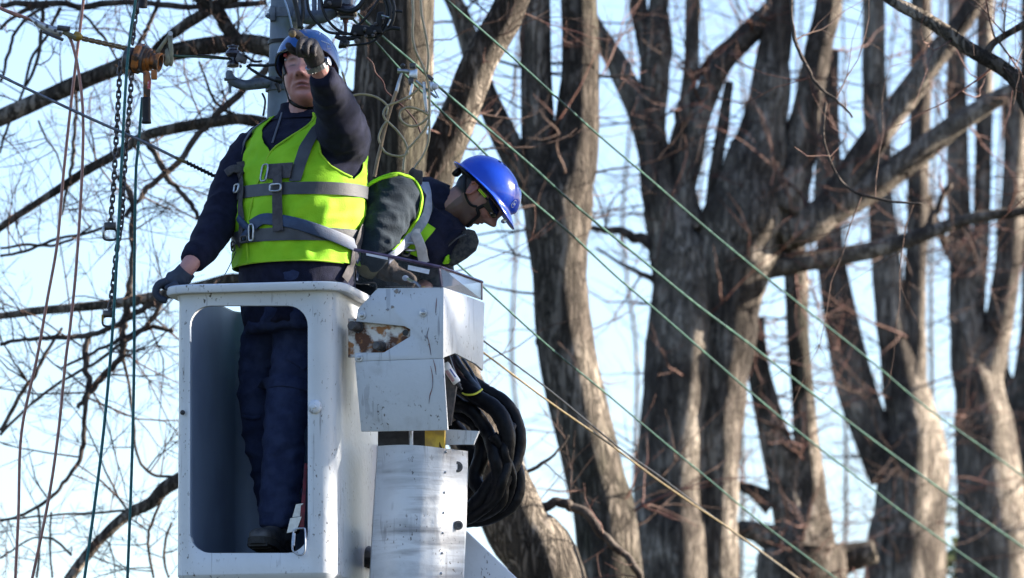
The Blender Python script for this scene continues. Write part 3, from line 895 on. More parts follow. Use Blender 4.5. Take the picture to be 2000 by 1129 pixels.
# ------------------------------------------------------------------ people
MT['navy'] = mat("navy_fleece", (.006,.0075,.020), (.010,.012,.030), 35, .9, bump=.002, bscale=260, sheen=.03, spec=.15)
MT['trouser'] = mat("navy_work_trousers", (.016,.024,.062), (.026,.037,.085), 22, .85, bump=.003, bscale=120, sheen=.02, spec=.15)
MT['hivis'] = mat("hi_vis_cloth", (.20,.46,.010), (.25,.52,.014), 9, .75, bump=.0015, bscale=240, spec=.25)
MT['hivis_edge'] = mat("hi_vis_binding", (.27,.48,.012), rough=.75)
MT['reflect'] = mat("grey_reflective_tape", (.034,.038,.046), (.052,.057,.068), 16, .5, spec=.4, bump=.001, bscale=200)
MT['web_dark'] = mat("dark_webbing", (.035,.032,.036), (.055,.05,.055), 70, .8, bump=.0015, bscale=420)
MT['web_navy'] = mat("navy_webbing", (.012,.03,.075), (.02,.045,.10), 40, .6, bump=.001, bscale=320)
MT['web_grey'] = mat("pale_grey_webbing", (.20,.23,.30), (.26,.29,.36), 60, .75, bump=.001, bscale=380)
MT['web_white'] = mat("off_white_webbing", (.42,.42,.44), (.50,.50,.52), 70, .75)
MT['glove'] = mat("grey_work_glove", (.022,.020,.024), (.036,.031,.035), 26, .75, bump=.002, bscale=180, c3=(.055,.043,.026), scale3=30, lo3=.6, hi3=.75)
MT['glove_navy'] = mat("blue_black_glove", (.014,.022,.042), (.022,.033,.058), 26, .7, bump=.002, bscale=180)
MT['glove_brown'] = mat("brown_work_glove", (.035,.026,.02), (.06,.045,.03), 22, .8, bump=.004, bscale=90)
MT['cuff_olive'] = mat("olive_cuff", (.13,.115,.05), (.17,.15,.07), 30, .85)
MT['finger_tan'] = mat("worn_fingertip", (.20,.14,.065), (.10,.075,.045), 60, .8)
MT['boot'] = mat("black_boot_leather", (.035,.034,.035), (.07,.065,.062), 30, .45, bump=.003, bscale=90)
MT['sole'] = mat("boot_sole", (.010,.010,.010), (.02,.019,.018), 50, .8, bump=.004, bscale=120)
MT['helm1'] = mat("blue_gloss_helmet", (.006,.055,.20), (.008,.062,.22), 6, .22, spec=.4, coat=.15, c3=(.02,.075,.2), scale3=20)
MT['helm2'] = mat("royal_blue_helmet", (.006,.055,.48), (.007,.06,.52), 6, .25, spec=.45, coat=.25, c3=(.014,.075,.48), scale3=24, bump=.0004, bscale=60)
MT['helm_dark'] = mat("helmet_vent_shadow", (.004,.012,.06), rough=.6)
MT['clear'] = mat("clear_visor", (.75,.78,.8), rough=.08, trans=.85, ior=1.3)
MT['lens'] = mat("dark_lens", (.012,.013,.015), rough=.06, spec=.8)
MT['neon'] = mat("neon_temple", (.45,.75,.03), rough=.4)
MT['plastic_black'] = mat("black_plastic", (.006,.006,.008), rough=.5, spec=.25)
MT['mark_white'] = mat("white_print", (.55,.58,.62), rough=.5)
MT['green_dark'] = mat("dark_green_jacket", (.010,.017,.026), (.016,.025,.036), 24, .85, bump=.002, bscale=160, sheen=.02, spec=.15)
MT['fleece_grey'] = mat("grey_fleece_lining", (.03,.03,.034), (.075,.07,.065), 60, .95, bump=.006, bscale=160)
MT['zip'] = mat("zip_metal", (.10,.10,.11), rough=.4, metal=.5)
MT['red_plastic'] = mat("red_plastic", (.30,.02,.02), rough=.45)

def skin_mat(name):
    m = bpy.data.materials.new(name); m.use_nodes = True
    t = m.node_tree; b = t.nodes["Principled BSDF"]
    a = t.nodes.new("ShaderNodeAttribute"); a.attribute_name = "Col"
    n = t.nodes.new("ShaderNodeTexNoise"); n.inputs["Scale"].default_value = 70; n.inputs["Detail"].default_value = 5
    tc = t.nodes.new("ShaderNodeTexCoord"); t.links.new(tc.outputs["Object"], n.inputs["Vector"])
    r = t.nodes.new("ShaderNodeMapRange"); r.inputs[3].default_value = .82; r.inputs[4].default_value = 1.12
    t.links.new(n.outputs[0], r.inputs[0])
    mx = t.nodes.new("ShaderNodeMix"); mx.data_type = 'RGBA'; mx.blend_type = 'MULTIPLY'; mx.inputs["Factor"].default_value = 1
    t.links.new(a.outputs["Color"], mx.inputs["A"]); t.links.new(r.outputs[0], mx.inputs["B"])
    t.links.new(mx.outputs["Result"], b.inputs["Base Color"])
    b.inputs["Roughness"].default_value = .5
    b.inputs["Subsurface Weight"].default_value = .12
    b.inputs["Subsurface Radius"].default_value = (.01, .004, .002)
    b.inputs["Subsurface Scale"].default_value = .4
    bp = t.nodes.new("ShaderNodeBump"); bp.inputs["Distance"].default_value = .001; bp.inputs["Strength"].default_value = .6
    t.links.new(n.outputs[0], bp.inputs["Height"]); t.links.new(bp.outputs[0], b.inputs["Normal"])
    return m
MT['skin'] = skin_mat("skin")

def gs(x, s): return math.exp(-(x*x) / (2*s*s))
def sst(a, b, x):
    t = max(0., min(1., (x - a) / (b - a))); return t*t*(3 - 2*t)

class Frame:
    def __init__(s, c, fwd, up, k=1.0):
        s.k = k; s.c = Vector(c); s.f = fwd.normalized()
        s.l = up.cross(s.f).normalized()          # the person's left... set so that l x f... image right when facing the camera
        s.u = s.f.cross(s.l).normalized()
    def __call__(s, x, y, z): return s.c + (s.l*x + s.f*y + s.u*z)*s.k
    def loc(s, p):
        d = (p - s.c)/s.k; return d.dot(s.l), d.dot(s.f), d.dot(s.u)

def head_mesh(mb, F, jaw=1.0, nose=1.0, fat=0.0, nu=150, nv=150):
    rows = []
    for i in range(1, nv):
        th = math.pi * i / nv
        row = []
        for j in range(nu):
            ph = 2*math.pi*j/nu
            dx, dy, dz = math.sin(th)*math.sin(ph), math.sin(th)*math.cos(ph), math.cos(th)
            x, y, z = dx*.077, dy*.098, dz*.120
            low = sst(.02, -.11, z)
            x *= 1 - (.22 - fat*.16) * low
            if y > 0: y *= 1 - .10*low
            else: y *= 1 - .38*sst(0, -.10, z)
            if z > 0: x *= 1 + .03*gs(z - .05, .03)
            if dy > 0.05:
                k = sst(.05, .5, dy)
                y += k * 1.35 * (.006*gs(z - .030, .010)*gs(x, .045)            # brow
                     - .011*(gs(abs(x) - .031, .013)*gs(z - .010, .011)) # sockets
                     + .005*(gs(abs(x) - .031, .010)*gs(z - .008, .006)) # lids
                     + .005*gs(abs(x) - .043, .016)*gs(z + .022, .018)   # cheeks
                     + nose*(.010*gs(x, .008)*gs(z - .012, .016) + .022*gs(x, .0105)*gs(z + .022, .013) + .010*gs(abs(x) - .013, .006)*gs(z + .030, .008))
                     - .004*gs(x, .012)*gs(z + .043, .005)
                     + .0062*gs(x, .0145)*gs(z + .0525 + 9*x*x, .0038) + .0072*gs(x, .013)*gs(z + .0645, .0042) - .006*gs(x, .016)*gs(z + .0585 + 9*x*x, .0024) - .004*gs(abs(x) - .034 + (z + .05)*.35, .004)*gs(z + .048, .018)
                     - .005*gs(x, .013)*gs(z + .076, .005)
                     + jaw*.013*gs(x, .022)*gs(z + .098, .016))
            if fat: 
                y += fat*.012*gs(z + .112, .02)*max(0, dy); x += fat*.006*gs(z + .07, .03)*(1 if x > 0 else -1)*min(1, abs(x)/.03)
            row.append(F(x, y, z))
        rows.append(row)
    mb.grid(rows)
    for sgn in (-1, 1):       # ears: rim, lobe, concha
        e0 = F(sgn*.076, -.012, -.004)
        o_ = F.l*sgn
        pts = []
        for k in range(11):
            a = R(-100 + 260*k/10)
            pts.append(e0 + F.f*(.015*math.cos(a) - .008) + F.u*(.028*math.sin(a)) + o_*(.009 + .004*math.sin(a*.5)) - F.f*.006*sgn*0)
        mb.tube(pts, [.0045]*2 + [.0052]*7 + [.005, .007], seg=8)
        mb.ell(e0 - F.f*.008 + o_*.003, F.f*.014, o_*.005, F.u*.026, 12, 8)

def paint_head(me, F, base, stub=None, hairc=None, mask=None, lips=(.27,.085,.085), hairline=.062):
    at = me.color_attributes.new("Col", 'FLOAT_COLOR', 'POINT')
    data = []
    for v in me.vertices:
        x, y, z = F.loc(v.co)
        c = Vector(base)
        if abs(z) < .2 and (abs(x) + abs(y)) < .3:
            red = .5*gs(x, .016)*gs(z + .022, .014) + .45*gs(abs(x) - .045, .016)*gs(z + .02, .02) + .35*gs(z + .1, .02)*gs(x, .04)
            if y > 0: c = c.lerp(Vector((base[0]*.98, base[1]*.66, base[2]*.62)), min(1, red))
            if y > .05:
                c = c.lerp(Vector(lips), min(1, .95*gs(x, .014)*(gs(z + .0535 + 9*x*x, .0035) + gs(z + .064, .004))))
                c = c.lerp(Vector((.06,.02,.018)), min(1, 1.0*gs(x, .014)*gs(z + .0585 + 9*x*x, .0020)))
                c = c.lerp(Vector((base[0]*.6, base[1]*.5, base[2]*.5)), min(1, .6*gs(abs(x) - .031, .016)*gs(z - .000, .007) + .4*gs(abs(x) - .030, .006)*gs(z + .045, .014)))
                c = c.lerp(Vector((.035,.018,.015)), min(1, 1.0*gs(abs(x) - .031, .011)*gs(z - .006 + 12*(abs(x) - .031)**2, .0017)))
                c = c.lerp(Vector((.11,.065,.05)), min(1, .8*gs(abs(x) - .032, .015)*gs(z - .027, .0045)))
                c = c.lerp(Vector((.05,.02,.018)), min(1, 1.0*gs(abs(x) - .009, .0030)*gs(z + .0345, .0022)))
            if stub is not None and y > -.03:
                k = sst(-.025, -.055, z) * (1 - .7*gs(x, .016)*gs(z + .058, .008)*(1 if y > .05 else 0))
                k = max(k, .7*gs(z + .043, .006)*gs(x, .02)*(1 if y > .05 else 0))
                c = c.lerp(Vector(stub), k*.8)
            if abs(x) > .066 and y < .02 and abs(z) < .04:
                c = c.lerp(Vector((base[0], base[1]*.62, base[2]*.58)), .7)
            if hairc is not None:
                k = sst(hairline - .012, hairline, z) if y > .02 else (sst(-.01, .012, z) if y > -.03 else sst(-.055, -.035, z))
                if abs(x) > .070 and -.04 < y < .012 and abs(z) < .036: k = 0
                c = c.lerp(Vector(hairc), k)
        data += [c[0], c[1], c[2], 1.0]
    at.data.foreach_set("color", data)

class Surf:
    def __init__(s, objs):
        vs_, fs_ = [], []
        for o in objs:
            b = len(vs_)
            vs_ += [v.co.copy() for v in o.data.vertices]
            fs_ += [tuple(b + k for k in p.vertices) for p in o.data.polygons]
        s.t = BVHTree.FromPolygons(vs_, fs_)
    def hit(s, px, py, off=.006, dflt=25.3):
        r = ray(px, py).normalized()
        loc, n, i, d = s.t.ray_cast(CAMP, r)
        if loc is None:
            loc, n, i, d = s.t.find_nearest(P(px, py, dflt))
            if loc is None: return P(px, py, dflt), -r
        if n.dot(r) > 0: n = -n
        return loc + n*off, n

def ribbon(S_, px, w, name, mtl, parent, off=.006, th=.003, sub=5, dflt=25.3, wtab=None):
    """flat strap laid on a surface along a line of photo pixels; w in pixels"""
    if sub > 1:
        fine = []
        v3 = [Vector((a, b, 0)) for a, b in px]
        fine, _ = resample(v3, [0]*len(v3), sub)
    else: fine = [Vector((a, b, 0)) for a, b in px]
    q = [S_.hit(p.x, p.y, off, dflt) for p in fine]
    pts = [a for a, n in q]; ns = [n for a, n in q]
    for _ in range(3):
        pts = [pts[0]] + [(pts[i-1] + pts[i]*2 + pts[i+1])/4 for i in range(1, len(pts)-1)] + [pts[-1]]
        ns = [ns[0]] + [(ns[i-1] + ns[i]*2 + ns[i+1]).normalized() for i in range(1, len(ns)-1)] + [ns[-1]]
    rows = []
    for i, p in enumerate(pts):
        t = (pts[min(i+1, len(pts)-1)] - pts[max(i-1, 0)]).normalized()
        n = ns[i]; b = t.cross(n).normalized(); n = b.cross(t).normalized()
        hw = M(w if wtab is None else interp(wtab, i/(len(pts)-1)), 25.3)/2
        rows.append([p - b*hw - n*th*.5, p - b*hw + n*th*.3, p - b*hw*.8 + n*th*.6, p + b*hw*.8 + n*th*.6, p + b*hw + n*th*.3, p + b*hw - n*th*.5])
    return MB().grid(rows).build(name, MT[mtl], parent, sharp=50)

def wrinkle(a=.004, s=9.0, zs=1.6, seed=0.):
    def f(c):
        q = Vector((c.x*s, c.y*s, c.z*s*zs + seed))
        n1 = noise.noise(q + Vector((noise.noise(q*.6), noise.noise(q*.7 + Vector((9,1,2))), 0))*1.2)
        return a*(1 - abs(n1)*2.4) + a*.4*noise.noise(q*2.7)
    return f

# ================================================= worker 1: pointing
p1 = empty("person", B(.10, .30, -BH + .085), "worker in navy jacket and yellow-green vest pointing with his raised arm, blue helmet", "person", "workers in the bucket")
D1 = 25.36
TOR = [(640,482,686,44,.90), (600,476,688,46,.90), (560,472,690,48,.92), (520,470,691,49,.92), (485,468,694,50,.92), (450,468,698,50,.9), (415,470,701,48,.88), (380,473,703,45,.84), (340,477,704,41,.79),
       (305,482,702,37,.73), (275,487,699,34,.66), (256,497,688,31,.60), (243,513,670,29,.58), (232,533,650,27,.62), (222,550,634,25,.75), (206,556,626,22,.86)]
def tor_par(py):
    ys = [t[0] for t in TOR]
    return [interp([(t[0], t[k]) for t in reversed(TOR)], py) for k in (1, 2, 3, 4)]
def TS(py, u, off=0.0):
    """point on worker 1's torso: pixel height py, angle u (0 = his front, + = his left)"""
    xl, xr, th, ra = tor_par(py)
    th = R(th); ex = M((xr - xl)/2, D1)
    a = ex / math.sqrt(math.cos(th)**2 + (ra*math.sin(th))**2) + off; b = a*ra + off*.3
    f = Vector((-math.sin(th), -math.cos(th), 0)); l = Vector((math.cos(th), -math.sin(th), 0))
    c = P((xl + xr)/2, py, D1); c.y = D1
    su, cu = math.sin(u), math.cos(u)
    e = .88
    return c + l*(a*math.copysign(abs(su)**e, su)) + f*(b*math.copysign(abs(cu)**e, cu))
jk = MB()
rows = [[TS(py, 2*math.pi*j/40) for j in range(40)] for py in [640,600,560,520,485,450,415,380,340,305,275,256,243,232,222,206]]
jk.grid(rows)
AR = [P(505,285,25.44), P(470,335,25.42), P(430,425,25.34), P(402,475,25.24), P(376,512,25.16)]
AL = [P(655,300,25.36), P(668,275,25.26), P(664,240,25.12), P(650,195,24.98), P(637,163,24.86), P(629,146,24.80)]
jk.tube(AR, [.082,.078,.068,.060,.045], seg=20, sub=5)
jk.tube(AL, [.10,.103,.088,.068,.054,.044], seg=20, sub=5)
jk.ell(P(655,290,25.36), Vector((.085,0,0)), Vector((0,.10,0)), Vector((0,0,.09)))
jk.ell(P(512,290,25.45), Vector((.075,0,0)), Vector((0,.09,0)), Vector((0,0,.085)))
jacket1 = jk.build("jacket", MT['navy'], p1, remesh=.009, smoothit=5, disp=wrinkle(.006, 8.5, 1.3), sharp=0)
# collar and zip
rows = []
for py, g_ in ((236,.012),(224,.010),(212,.011),(204,.013),(203,.009),(214,.002)):
    rows.append([TS(py, 2*math.pi*j/32, g_) for j in range(32)])
col1 = MB().grid(rows, True, False, False).build("collar", MT['navy'], p1)
S1 = Surf([jacket1])
# cuffs
def cuff(mb, a, b, r, n=5):
    t = (b - a).normalized()
    mb.tube([a, lerp(a, b, .5), b], [r*1.02, r*1.06, r], seg=18, sub=3)
# --- body (continuous, mostly under the clothes)
HF1 = Frame(P(601, 140, 25.28), Vector((-.20, -.97, .05)), Vector((0, .05, 1)), 1.1)
bd = MB()
head_mesh(bd, HF1, jaw=.7, nose=1.15, fat=1.0)
bd.tube([P(592,250,25.36), P(595,205,25.34), HF1(0,-.025,-.05)], [.075,.066,.062], seg=20, sub=4)
bd.grid([[TS(py, 2*math.pi*j/28, -.03) for j in range(28)] for py in (620,560,485,415,340,280,250,228)])
WR, WL = P(356,538,25.15), P(616,120,24.775)
bd.tube(AR[:4] + [P(376,510,25.16), WR], [.055,.055,.05,.045,.033,.028], seg=14, sub=4)
bd.tube(AL[:5] + [WL], [.055,.06,.055,.048,.040,.030], seg=14, sub=4)
LA = [P(590,600,25.36), P(577,700,25.31), P(560,800,25.26), P(552,900,25.24), P(547,985,25.24), P(543,1030,25.24)]
LB = [P(530,600,25.42), P(512,700,25.46), P(505,800,25.48), P(522,900,25.54), P(545,1000,25.58), P(548,1040,25.58)]
for L_ in (LA, LB):
    bd.tube(L_, [.065,.062,.055,.05,.042,.04], seg=14, sub=3)
body1 = bd.build("body", MT['skin'], p1, remesh=.003, smoothit=2, sharp=0)
paint_head(body1.data, HF1, (.40,.20,.18), hairc=(.16,.13,.11), hairline=.07)

# --- trousers, boots
tr = MB()
tr.tube(LA, [.096,.084,.076,.070,.072,.066], seg=20, sub=5)
tr.tube(LB, [.092,.080,.070,.066,.066,.066], seg=20, sub=5)
tr.grid([[TS(py, 2*math.pi*j/32, -.004) for j in range(32)] for py in (650,620,590,540)])
trs1 = tr.build("trousers", MT['trouser'], p1, remesh=.009, smoothit=4, disp=wrinkle(.008, 7, 2.0, 3.), sharp=0)
ST = Surf([trs1])
ribbon(ST, [(514,752),(540,745),(570,747),(598,756)], 24, "pocket_flap", 'trouser', trs1, off=.006, th=.006)
ribbon(ST, [(566,690),(580,700),(598,716)], 26, "pocket_flap", 'trouser', trs1, off=.006, th=.006)
ribbon(ST, [(478,812),(492,816),(508,814)], 7, "knee_hem", 'trouser', trs1, off=.006, th=.005)
def boot(heel, toe, fz, parent):
    ax = (toe - heel); Lb = ax.length; ax.normalize(); sd = ax.cross(UP).normalized(); u = sd.cross(ax).normalized()
    rws = []
    for t, hw, h in ((0,.026,.06),(.06,.036,.10),(.25,.040,.115),(.42,.041,.095),(.6,.046,.075),(.78,.049,.062),(.9,.044,.052),(.97,.032,.040),(1.0,.016,.022)):
        c = heel + ax*(Lb*t); row = []
        for j in range(20):
            a = 2*math.pi*j/20; s_, c_ = math.sin(a), math.cos(a)
            row.append(c + sd*(hw*math.copysign(abs(c_)**.75, c_)) + u*(h*.5 + h*.5*math.copysign(abs(s_)**.8, s_)))
        rws.append(row)
    mb = MB().grid(rws)
    mb.tube([heel + ax*.07 + u*.04, heel + ax*.06 + u*.16], [.052,.056], seg=18)
    o = mb.build("boot", MT['boot'], parent, remesh=.006, smoothit=3, sharp=0)
    so_ = []
    for t, hw in ((-.02,.024),(.03,.036),(.25,.038),(.45,.038),(.6,.048),(.8,.052),(.93,.043),(1.0,.026),(1.02,.012)):
        c = heel + ax*(Lb*t)
        so_.append([c - sd*hw - u*.012, c + sd*hw - u*.012, c + sd*hw + u*.014, c - sd*hw + u*.014])
    MB().grid(so_).build("sole", MT['sole'], o, sharp=40)
    cl = MB()
    for k in range(7):
        c = heel + ax*(Lb*(.1 + .14*k)) - u*.014
        cl.box(c, .008, .036, .006, (ax, sd, u))
    tag(cl.build("tread", MT['sole'], o, smooth=False), kind="stuff")
    lc = MB()
    for k in range(3):
        c = heel + ax*(Lb*(.36 + .1*k)) + u*(.104 - .014*k)
        lc.tube([c - sd*.02, c + u*.004, c + sd*.02], .0028, seg=6, sub=3)
    tag(lc.build("laces", MT['boot'], o), kind="stuff")
    return o
zf = B(0,0,-BH + .10).z
h1 = P(552,1050,25.30); h1.z = zf; t1 = P(502,1050,25.055); t1.z = zf + .045
boot(h1, t1, zf, p1)
h2 = P(556,1050,25.60); h2.z = zf; t2 = P(535,1050,25.40); t2.z = zf
boot(h2, t2, zf, p1)

# --- gloves
gl = MB()     # left, pointing
def fing(mb, pts, r): mb.tube([P(*q) for q in pts], [r*1.05, r*1.06, r, r*.92][:len(pts)] if len(pts) < 5 else r, seg=12, sub=5); mb.ell(P(*pts[-1]), Vector((r*.92,0,0)), Vector((0,r*.92,0)), Vector((0,0,r*.92)), 10, 8)
gl.ell(P(606,93,24.70), Vector((.034,0,.006)), Vector((0,.045,0)), Vector((-.004,0,.034)))
gl.tube([P(616,120,24.775), P(611,106,24.735), P(603,90,24.69)], [.034,.038,.034], seg=16, sub=4)
fing(gl, [(593,78,24.67),(583,69,24.625),(576,64,24.59),(570,61,24.565)], .0140)
fing(gl, [(598,76,24.665),(587,82,24.612),(583,96,24.605),(585,108,24.64)], .0102)
fing(gl, [(607,80,24.672),(601,86,24.622),(598,99,24.615),(601,108,24.65)], .0102)
fing(gl, [(617,87,24.68),(614,93,24.64),(612,102,24.635),(614,107,24.665)], .0098)
fing(gl, [(599,108,24.71),(579,102,24.66),(569,96,24.635),(563,89,24.62)], .0130)
glove1 = gl.build("glove", MT['glove'], p1, remesh=.003, smoothit=1, disp=wrinkle(.0006, 40, 1), sharp=0)
MB().ell(P(571,66,24.552), Vector((.0140,0,0)), Vector((0,.0125,0)), Vector((0,0,.0140)), 14, 10).build("fingertip_patch", MT['finger_tan'], glove1)
gr = MB()     # right, closed over the rim
gr.ell(P(338,551,25.17), Vector((.048,0,.016)), Vector((0,.045,0)), Vector((-.006,0,.024)))
gr.tube([P(361,536,25.15), P(350,544,25.16), P(332,552,25.17)], [.036,.038,.034], seg=16, sub=4)
for k in range(4):
    d = 25.125 + .024*k
    rr = (.0125,.0132,.0130,.0115)[k]
    fing(gr, [(326,550,d),(310,556,d),(304,571,d),(312,584,d)], rr)
    gr.tube([P(312,584,d), P(326,587,d)], rr*.95, seg=10)
fing(gr, [(345,556,25.12),(336,560,25.10),(328,562,25.09)], .013)
glr = gr.build("glove", MT['glove_navy'], p1, remesh=.004, smoothit=2, disp=wrinkle(.0015, 35, 1), sharp=0)
t_ = (P(366,528,25.155) - P(350,547,25.16)).normalized()
MB().tube([P(354,541,25.155), P(360,534,25.153), P(365,528,25.15)], [.0375,.0365,.0355], seg=18, sub=3).build("glove_cuff", MT['glove_navy'], glr)
# watch on the left wrist
wa = P(620,128,24.785); wd = (AL[-1] - WL).normalized()
wn = wd.orthogonal().normalized(); wb = wd.cross(wn)
wt = empty("wrist_watch", wa, "steel link wrist watch on the pointing worker's wrist", "watch")
for k in range(22):
    a = 2*math.pi*k/22
    o_ = wn*math.cos(a) + wb*math.sin(a)
    MB().box(wa + o_*.0405, .0026, .0050, .0095, (o_, wd.cross(o_), wd)).build("watch_link", MT['steel'], wt, smooth=False)
cd = (Vector((.55,-.5,.6)) - wd*Vector((.55,-.5,.6)).dot(wd)).normalized()
MB().lathe(wa + cd*.040, cd, [(0,.016),(.008,.0165),(.009,.014)], 20).build("watch_case", MT['steel'], wt)

# --- helmet 1
def helmet_dome(F, ax, ay, az, z0, edge, nu=56, nv=22, th=.004, ridge=None):
    rows = []
    def pt(ph, t, o):
        e = edge(ph)                         # rim height
        thm = math.acos(max(-1, min(1, (e - z0)/az)))
        th_ = thm*t
        x, y, z = (ax + o)*math.sin(th_)*math.sin(ph), (ay + o)*math.sin(th_)*math.cos(ph), z0 + (az + o)*math.cos(th_)
        if ridge: 
            k = ridge(x, y, z, t); x, y, z = x*(1 + k), y*(1 + k), z0 + (z - z0)*(1 + k)
        return F(x, y, z)
    for i in range(1, nv + 1): rows.append([pt(2*math.pi*j/nu, i/nv, 0) for j in range(nu)])
    rows.append([pt(2*math.pi*j/nu, 1.0, -th*1.5) for j in range(nu)])
    for i in (nv*3//4, nv//2, nv//4, 1): rows.append([pt(2*math.pi*j/nu, i/nv, -th*2) for j in range(nu)])
    return MB().grid(rows)
def edge1(ph):
    c = math.cos(ph)
    return .052*sst(-.1, .9, c) - .032*sst(.2, -.9, c) + .002
hm1 = helmet_dome(HF1, .104, .126, .112, .028, edge1, ridge=lambda x, y, z, t: .012*gs(abs(x) - .035, .008)*sst(.0, .05, z)*(1 if y < .09 else .6)).build("helmet", MT['helm1'], p1, sharp=0)
rimp = []
for j in range(49):
    ph = 2*math.pi*j/48; e = edge1(ph); s_ = math.sin(math.acos((e - .028)/.112))
    rimp.append(HF1(.105*s_*math.sin(ph), .127*s_*math.cos(ph), e))
MB().tube(rimp, .0035, seg=6, cap=False).build("rim_trim", MT['plastic_black'], hm1)
S1h = Surf([hm1])
# printed marks on the shell: a short line of letters and a small square emblem
mk = MB()
for k in range(7):
    a, n = S1h.hit(628 + k*1.75, 80.2 + k*.75, .0012)
    b = n.cross(UP).normalized()*-1; u = n.cross(b).normalized()
    mk.box(a, .0011, .0022 if k % 2 else .0017, .0004, (b, u, n))
tag(mk.build("lettering", MT['mark_white'], hm1, smooth=False), kind="stuff")
for pts_ in ([(639,86),(645,88),(646,96),(639,95),(638,86)], [(641,85),(641,87)]):
    MB().tube([S1h.hit(x, y, .001)[0] for x, y in pts_], .0009, seg=5).build("emblem", MT['mark_white'], hm1)
for pts_ in ([(629,58),(625,63),(624,68)], [(641,64),(638,69),(637,73)], [(600,54),(606,52),(616,54)]):
    MB().tube([S1h.hit(x, y, .001)[0] for x, y in pts_], .0016, seg=5, sub=3).build("vent_edge", MT['mark_white'], hm1)
# headband, visor stub, straps
S1b = Surf([body1])
MB().tube([HF1(-.098,.03,.035), HF1(-.085,.075,.045), HF1(-.055,.105,.050), HF1(-.01,.118,.052)], .006, seg=8, sub=4, flat=.5).build("visor_edge", MT['clear'], hm1)
ribbon(S1b, [(556,112),(555,140),(556,170),(564,194),(580,206),(602,210),(625,206)], 7, "chin_strap", 'plastic_black', hm1, off=.004, th=.003, dflt=25.27)
ribbon(S1b, [(553,120),(556,132),(560,145)], 9, "ear_strap", 'plastic_black', hm1, off=.006, th=.004, dflt=25.27)
MB().ell(P(558,117,25.22), Vector((.005,0,0)), Vector((0,.005,0)), Vector((0,0,.005)), 10, 8).build("strap_rivet", MT['steel'], hm1)
MB().box(P(557,108,25.215), .006, .004, .006).build("strap_clip", MT['red_plastic'], hm1, bevel=.001)

# --- vest 1: two fronts and a back, cut along neck and armholes
def vest_panel(u0, u1, top, bot, n=60, m=44, off=.014, amp=.010):
    rws = []
    for i in range(n + 1):
        py = lerp(bot, top, i/n); row = []
        for j in range(m + 1):
            u = lerp(u0(py), u1(py), j/m)
            q = Vector((u*3.1, py*.018, 0))
            w_ = amp*(noise.noise(q*1.6) + .6*noise.noise(Vector((u*2.2 + py*.03, py*.05, 4.)))) 
            fl = 1 - .85*max(gs(py - 383, 13), gs(py - 471, 13))
            w_ += .006*noise.noise(Vector((u*1.3 - py*.022, py*.012 + u*.8, 7.3)))
            row.append(TS(py, u, off + w_*fl + .004*sst(500, 522, py)))
        rws.append(row)
    return rws
def panel_build(rws, name, m, parent, th=.003):
    me = MB().grid(rws, close_u=False).mesh(name)
    me = apply_mods(me, [('SOLIDIFY', dict(thickness=th, offset=0))])
    return finish(name, me, MT[m], parent, True, 50)
RD = math.pi/180
neckL = lambda py: RD*(interp([(228,38),(240,33),(262,22),(296,2),(310,-1),(400,-2),(525,-2)], py))
neckR = lambda py: RD*(interp([(228,-40),(240,-36),(262,-26),(296,-6),(310,-1),(400,-1),(525,-1)], py))
armL = lambda py: RD*(interp([(228,60),(240,52),(262,44),(290,42),(318,50),(340,64),(352,80),(360,95),(525,95)], py))
armR = lambda py: RD*(interp([(228,-62),(240,-60),(262,-60),(290,-62),(320,-68),(345,-78),(358,-95),(525,-95)], py))
backL = lambda py: RD*(interp([(228,60),(240,95),(262,112),(320,112),(350,100),(360,95),(525,95)], py))
backR = lambda py: RD*(interp([(228,300),(240,265),(262,248),(320,248),(350,260),(360,265),(525,265)], py))
vest1 = empty("tmp", (0,0,0)); bpy.data.objects.remove(vest1)
vF = vest_panel(neckL, armL, 228, 524)
vest1 = panel_build(vF, "vest", 'hivis', p1)
panel_build(vest_panel(armR, neckR, 228, 524, off=.012), "right_front", 'hivis', vest1)
panel_build(vest_panel(backL, backR, 228, 524), "back", 'hivis', vest1)
# bindings along the cut edges
for fn, a, b in ((neckL,228,524),(armL,228,358),(armR,228,356)):
    MB().tube([TS(py, fn(py), .017) for py in [lerp(a, b, k/30) for k in range(31)]], .0038, seg=6).build("binding", MT['hivis_edge'], vest1)
MB().tube([TS(524, lerp(-95, 95, k/40)*RD, .018) for k in range(41)], .0035, seg=6).build("hem", MT['hivis_edge'], vest1)
# reflective tape: two hoops and two shoulder strips
def band(y0, y1, name="reflective_band", off=.0205):
    rws = []
    for py in (y0, lerp(y0, y1, .33), lerp(y0, y1, .66), y1):
        rws.append([TS(py + 6*math.sin(k/72*6.28*2)*.3, 2*math.pi*k/72, off + .004*noise.noise(Vector((k*.25, py*.02, 0)))) for k in range(72)])
    me = MB().grid(rws, True, False, False).mesh(name)
    finish(name, apply_mods(me, [('SOLIDIFY', dict(thickness=.002, offset=0))]), MT['reflect'], vest1, True, 50)
band(371, 395); band(459, 484)
SV = Surf([o for o in [vest1] + list(vest1.children)] + [jacket1])
def strip(fa, fb, y0, y1):
    rws = [[TS(lerp(y0, y1, i/18), lerp(fa(lerp(y0, y1, i/18)), fb(lerp(y0, y1, i/18)), j/5), .0225) for j in range(6)] for i in range(19)]
    panel_build(rws, "shoulder_tape", 'reflect', vest1, .002)
strip(lambda y: RD*interp([(232,44),(262,30),(300,25),(340,27),(371,29)], y), lambda y: RD*interp([(232,54),(262,42),(300,38),(340,39),(371,40)], y), 232, 371)
strip(lambda y: RD*interp([(232,-58),(262,-54),(300,-54),(371,-60)], y), lambda y: RD*interp([(232,-48),(262,-42),(300,-42),(371,-48)], y), 232, 371)
ribbon(S1, [(553,216),(549,232),(541,255),(533,280)], 5, "zip", 'zip', p1, off=.004, th=.002)

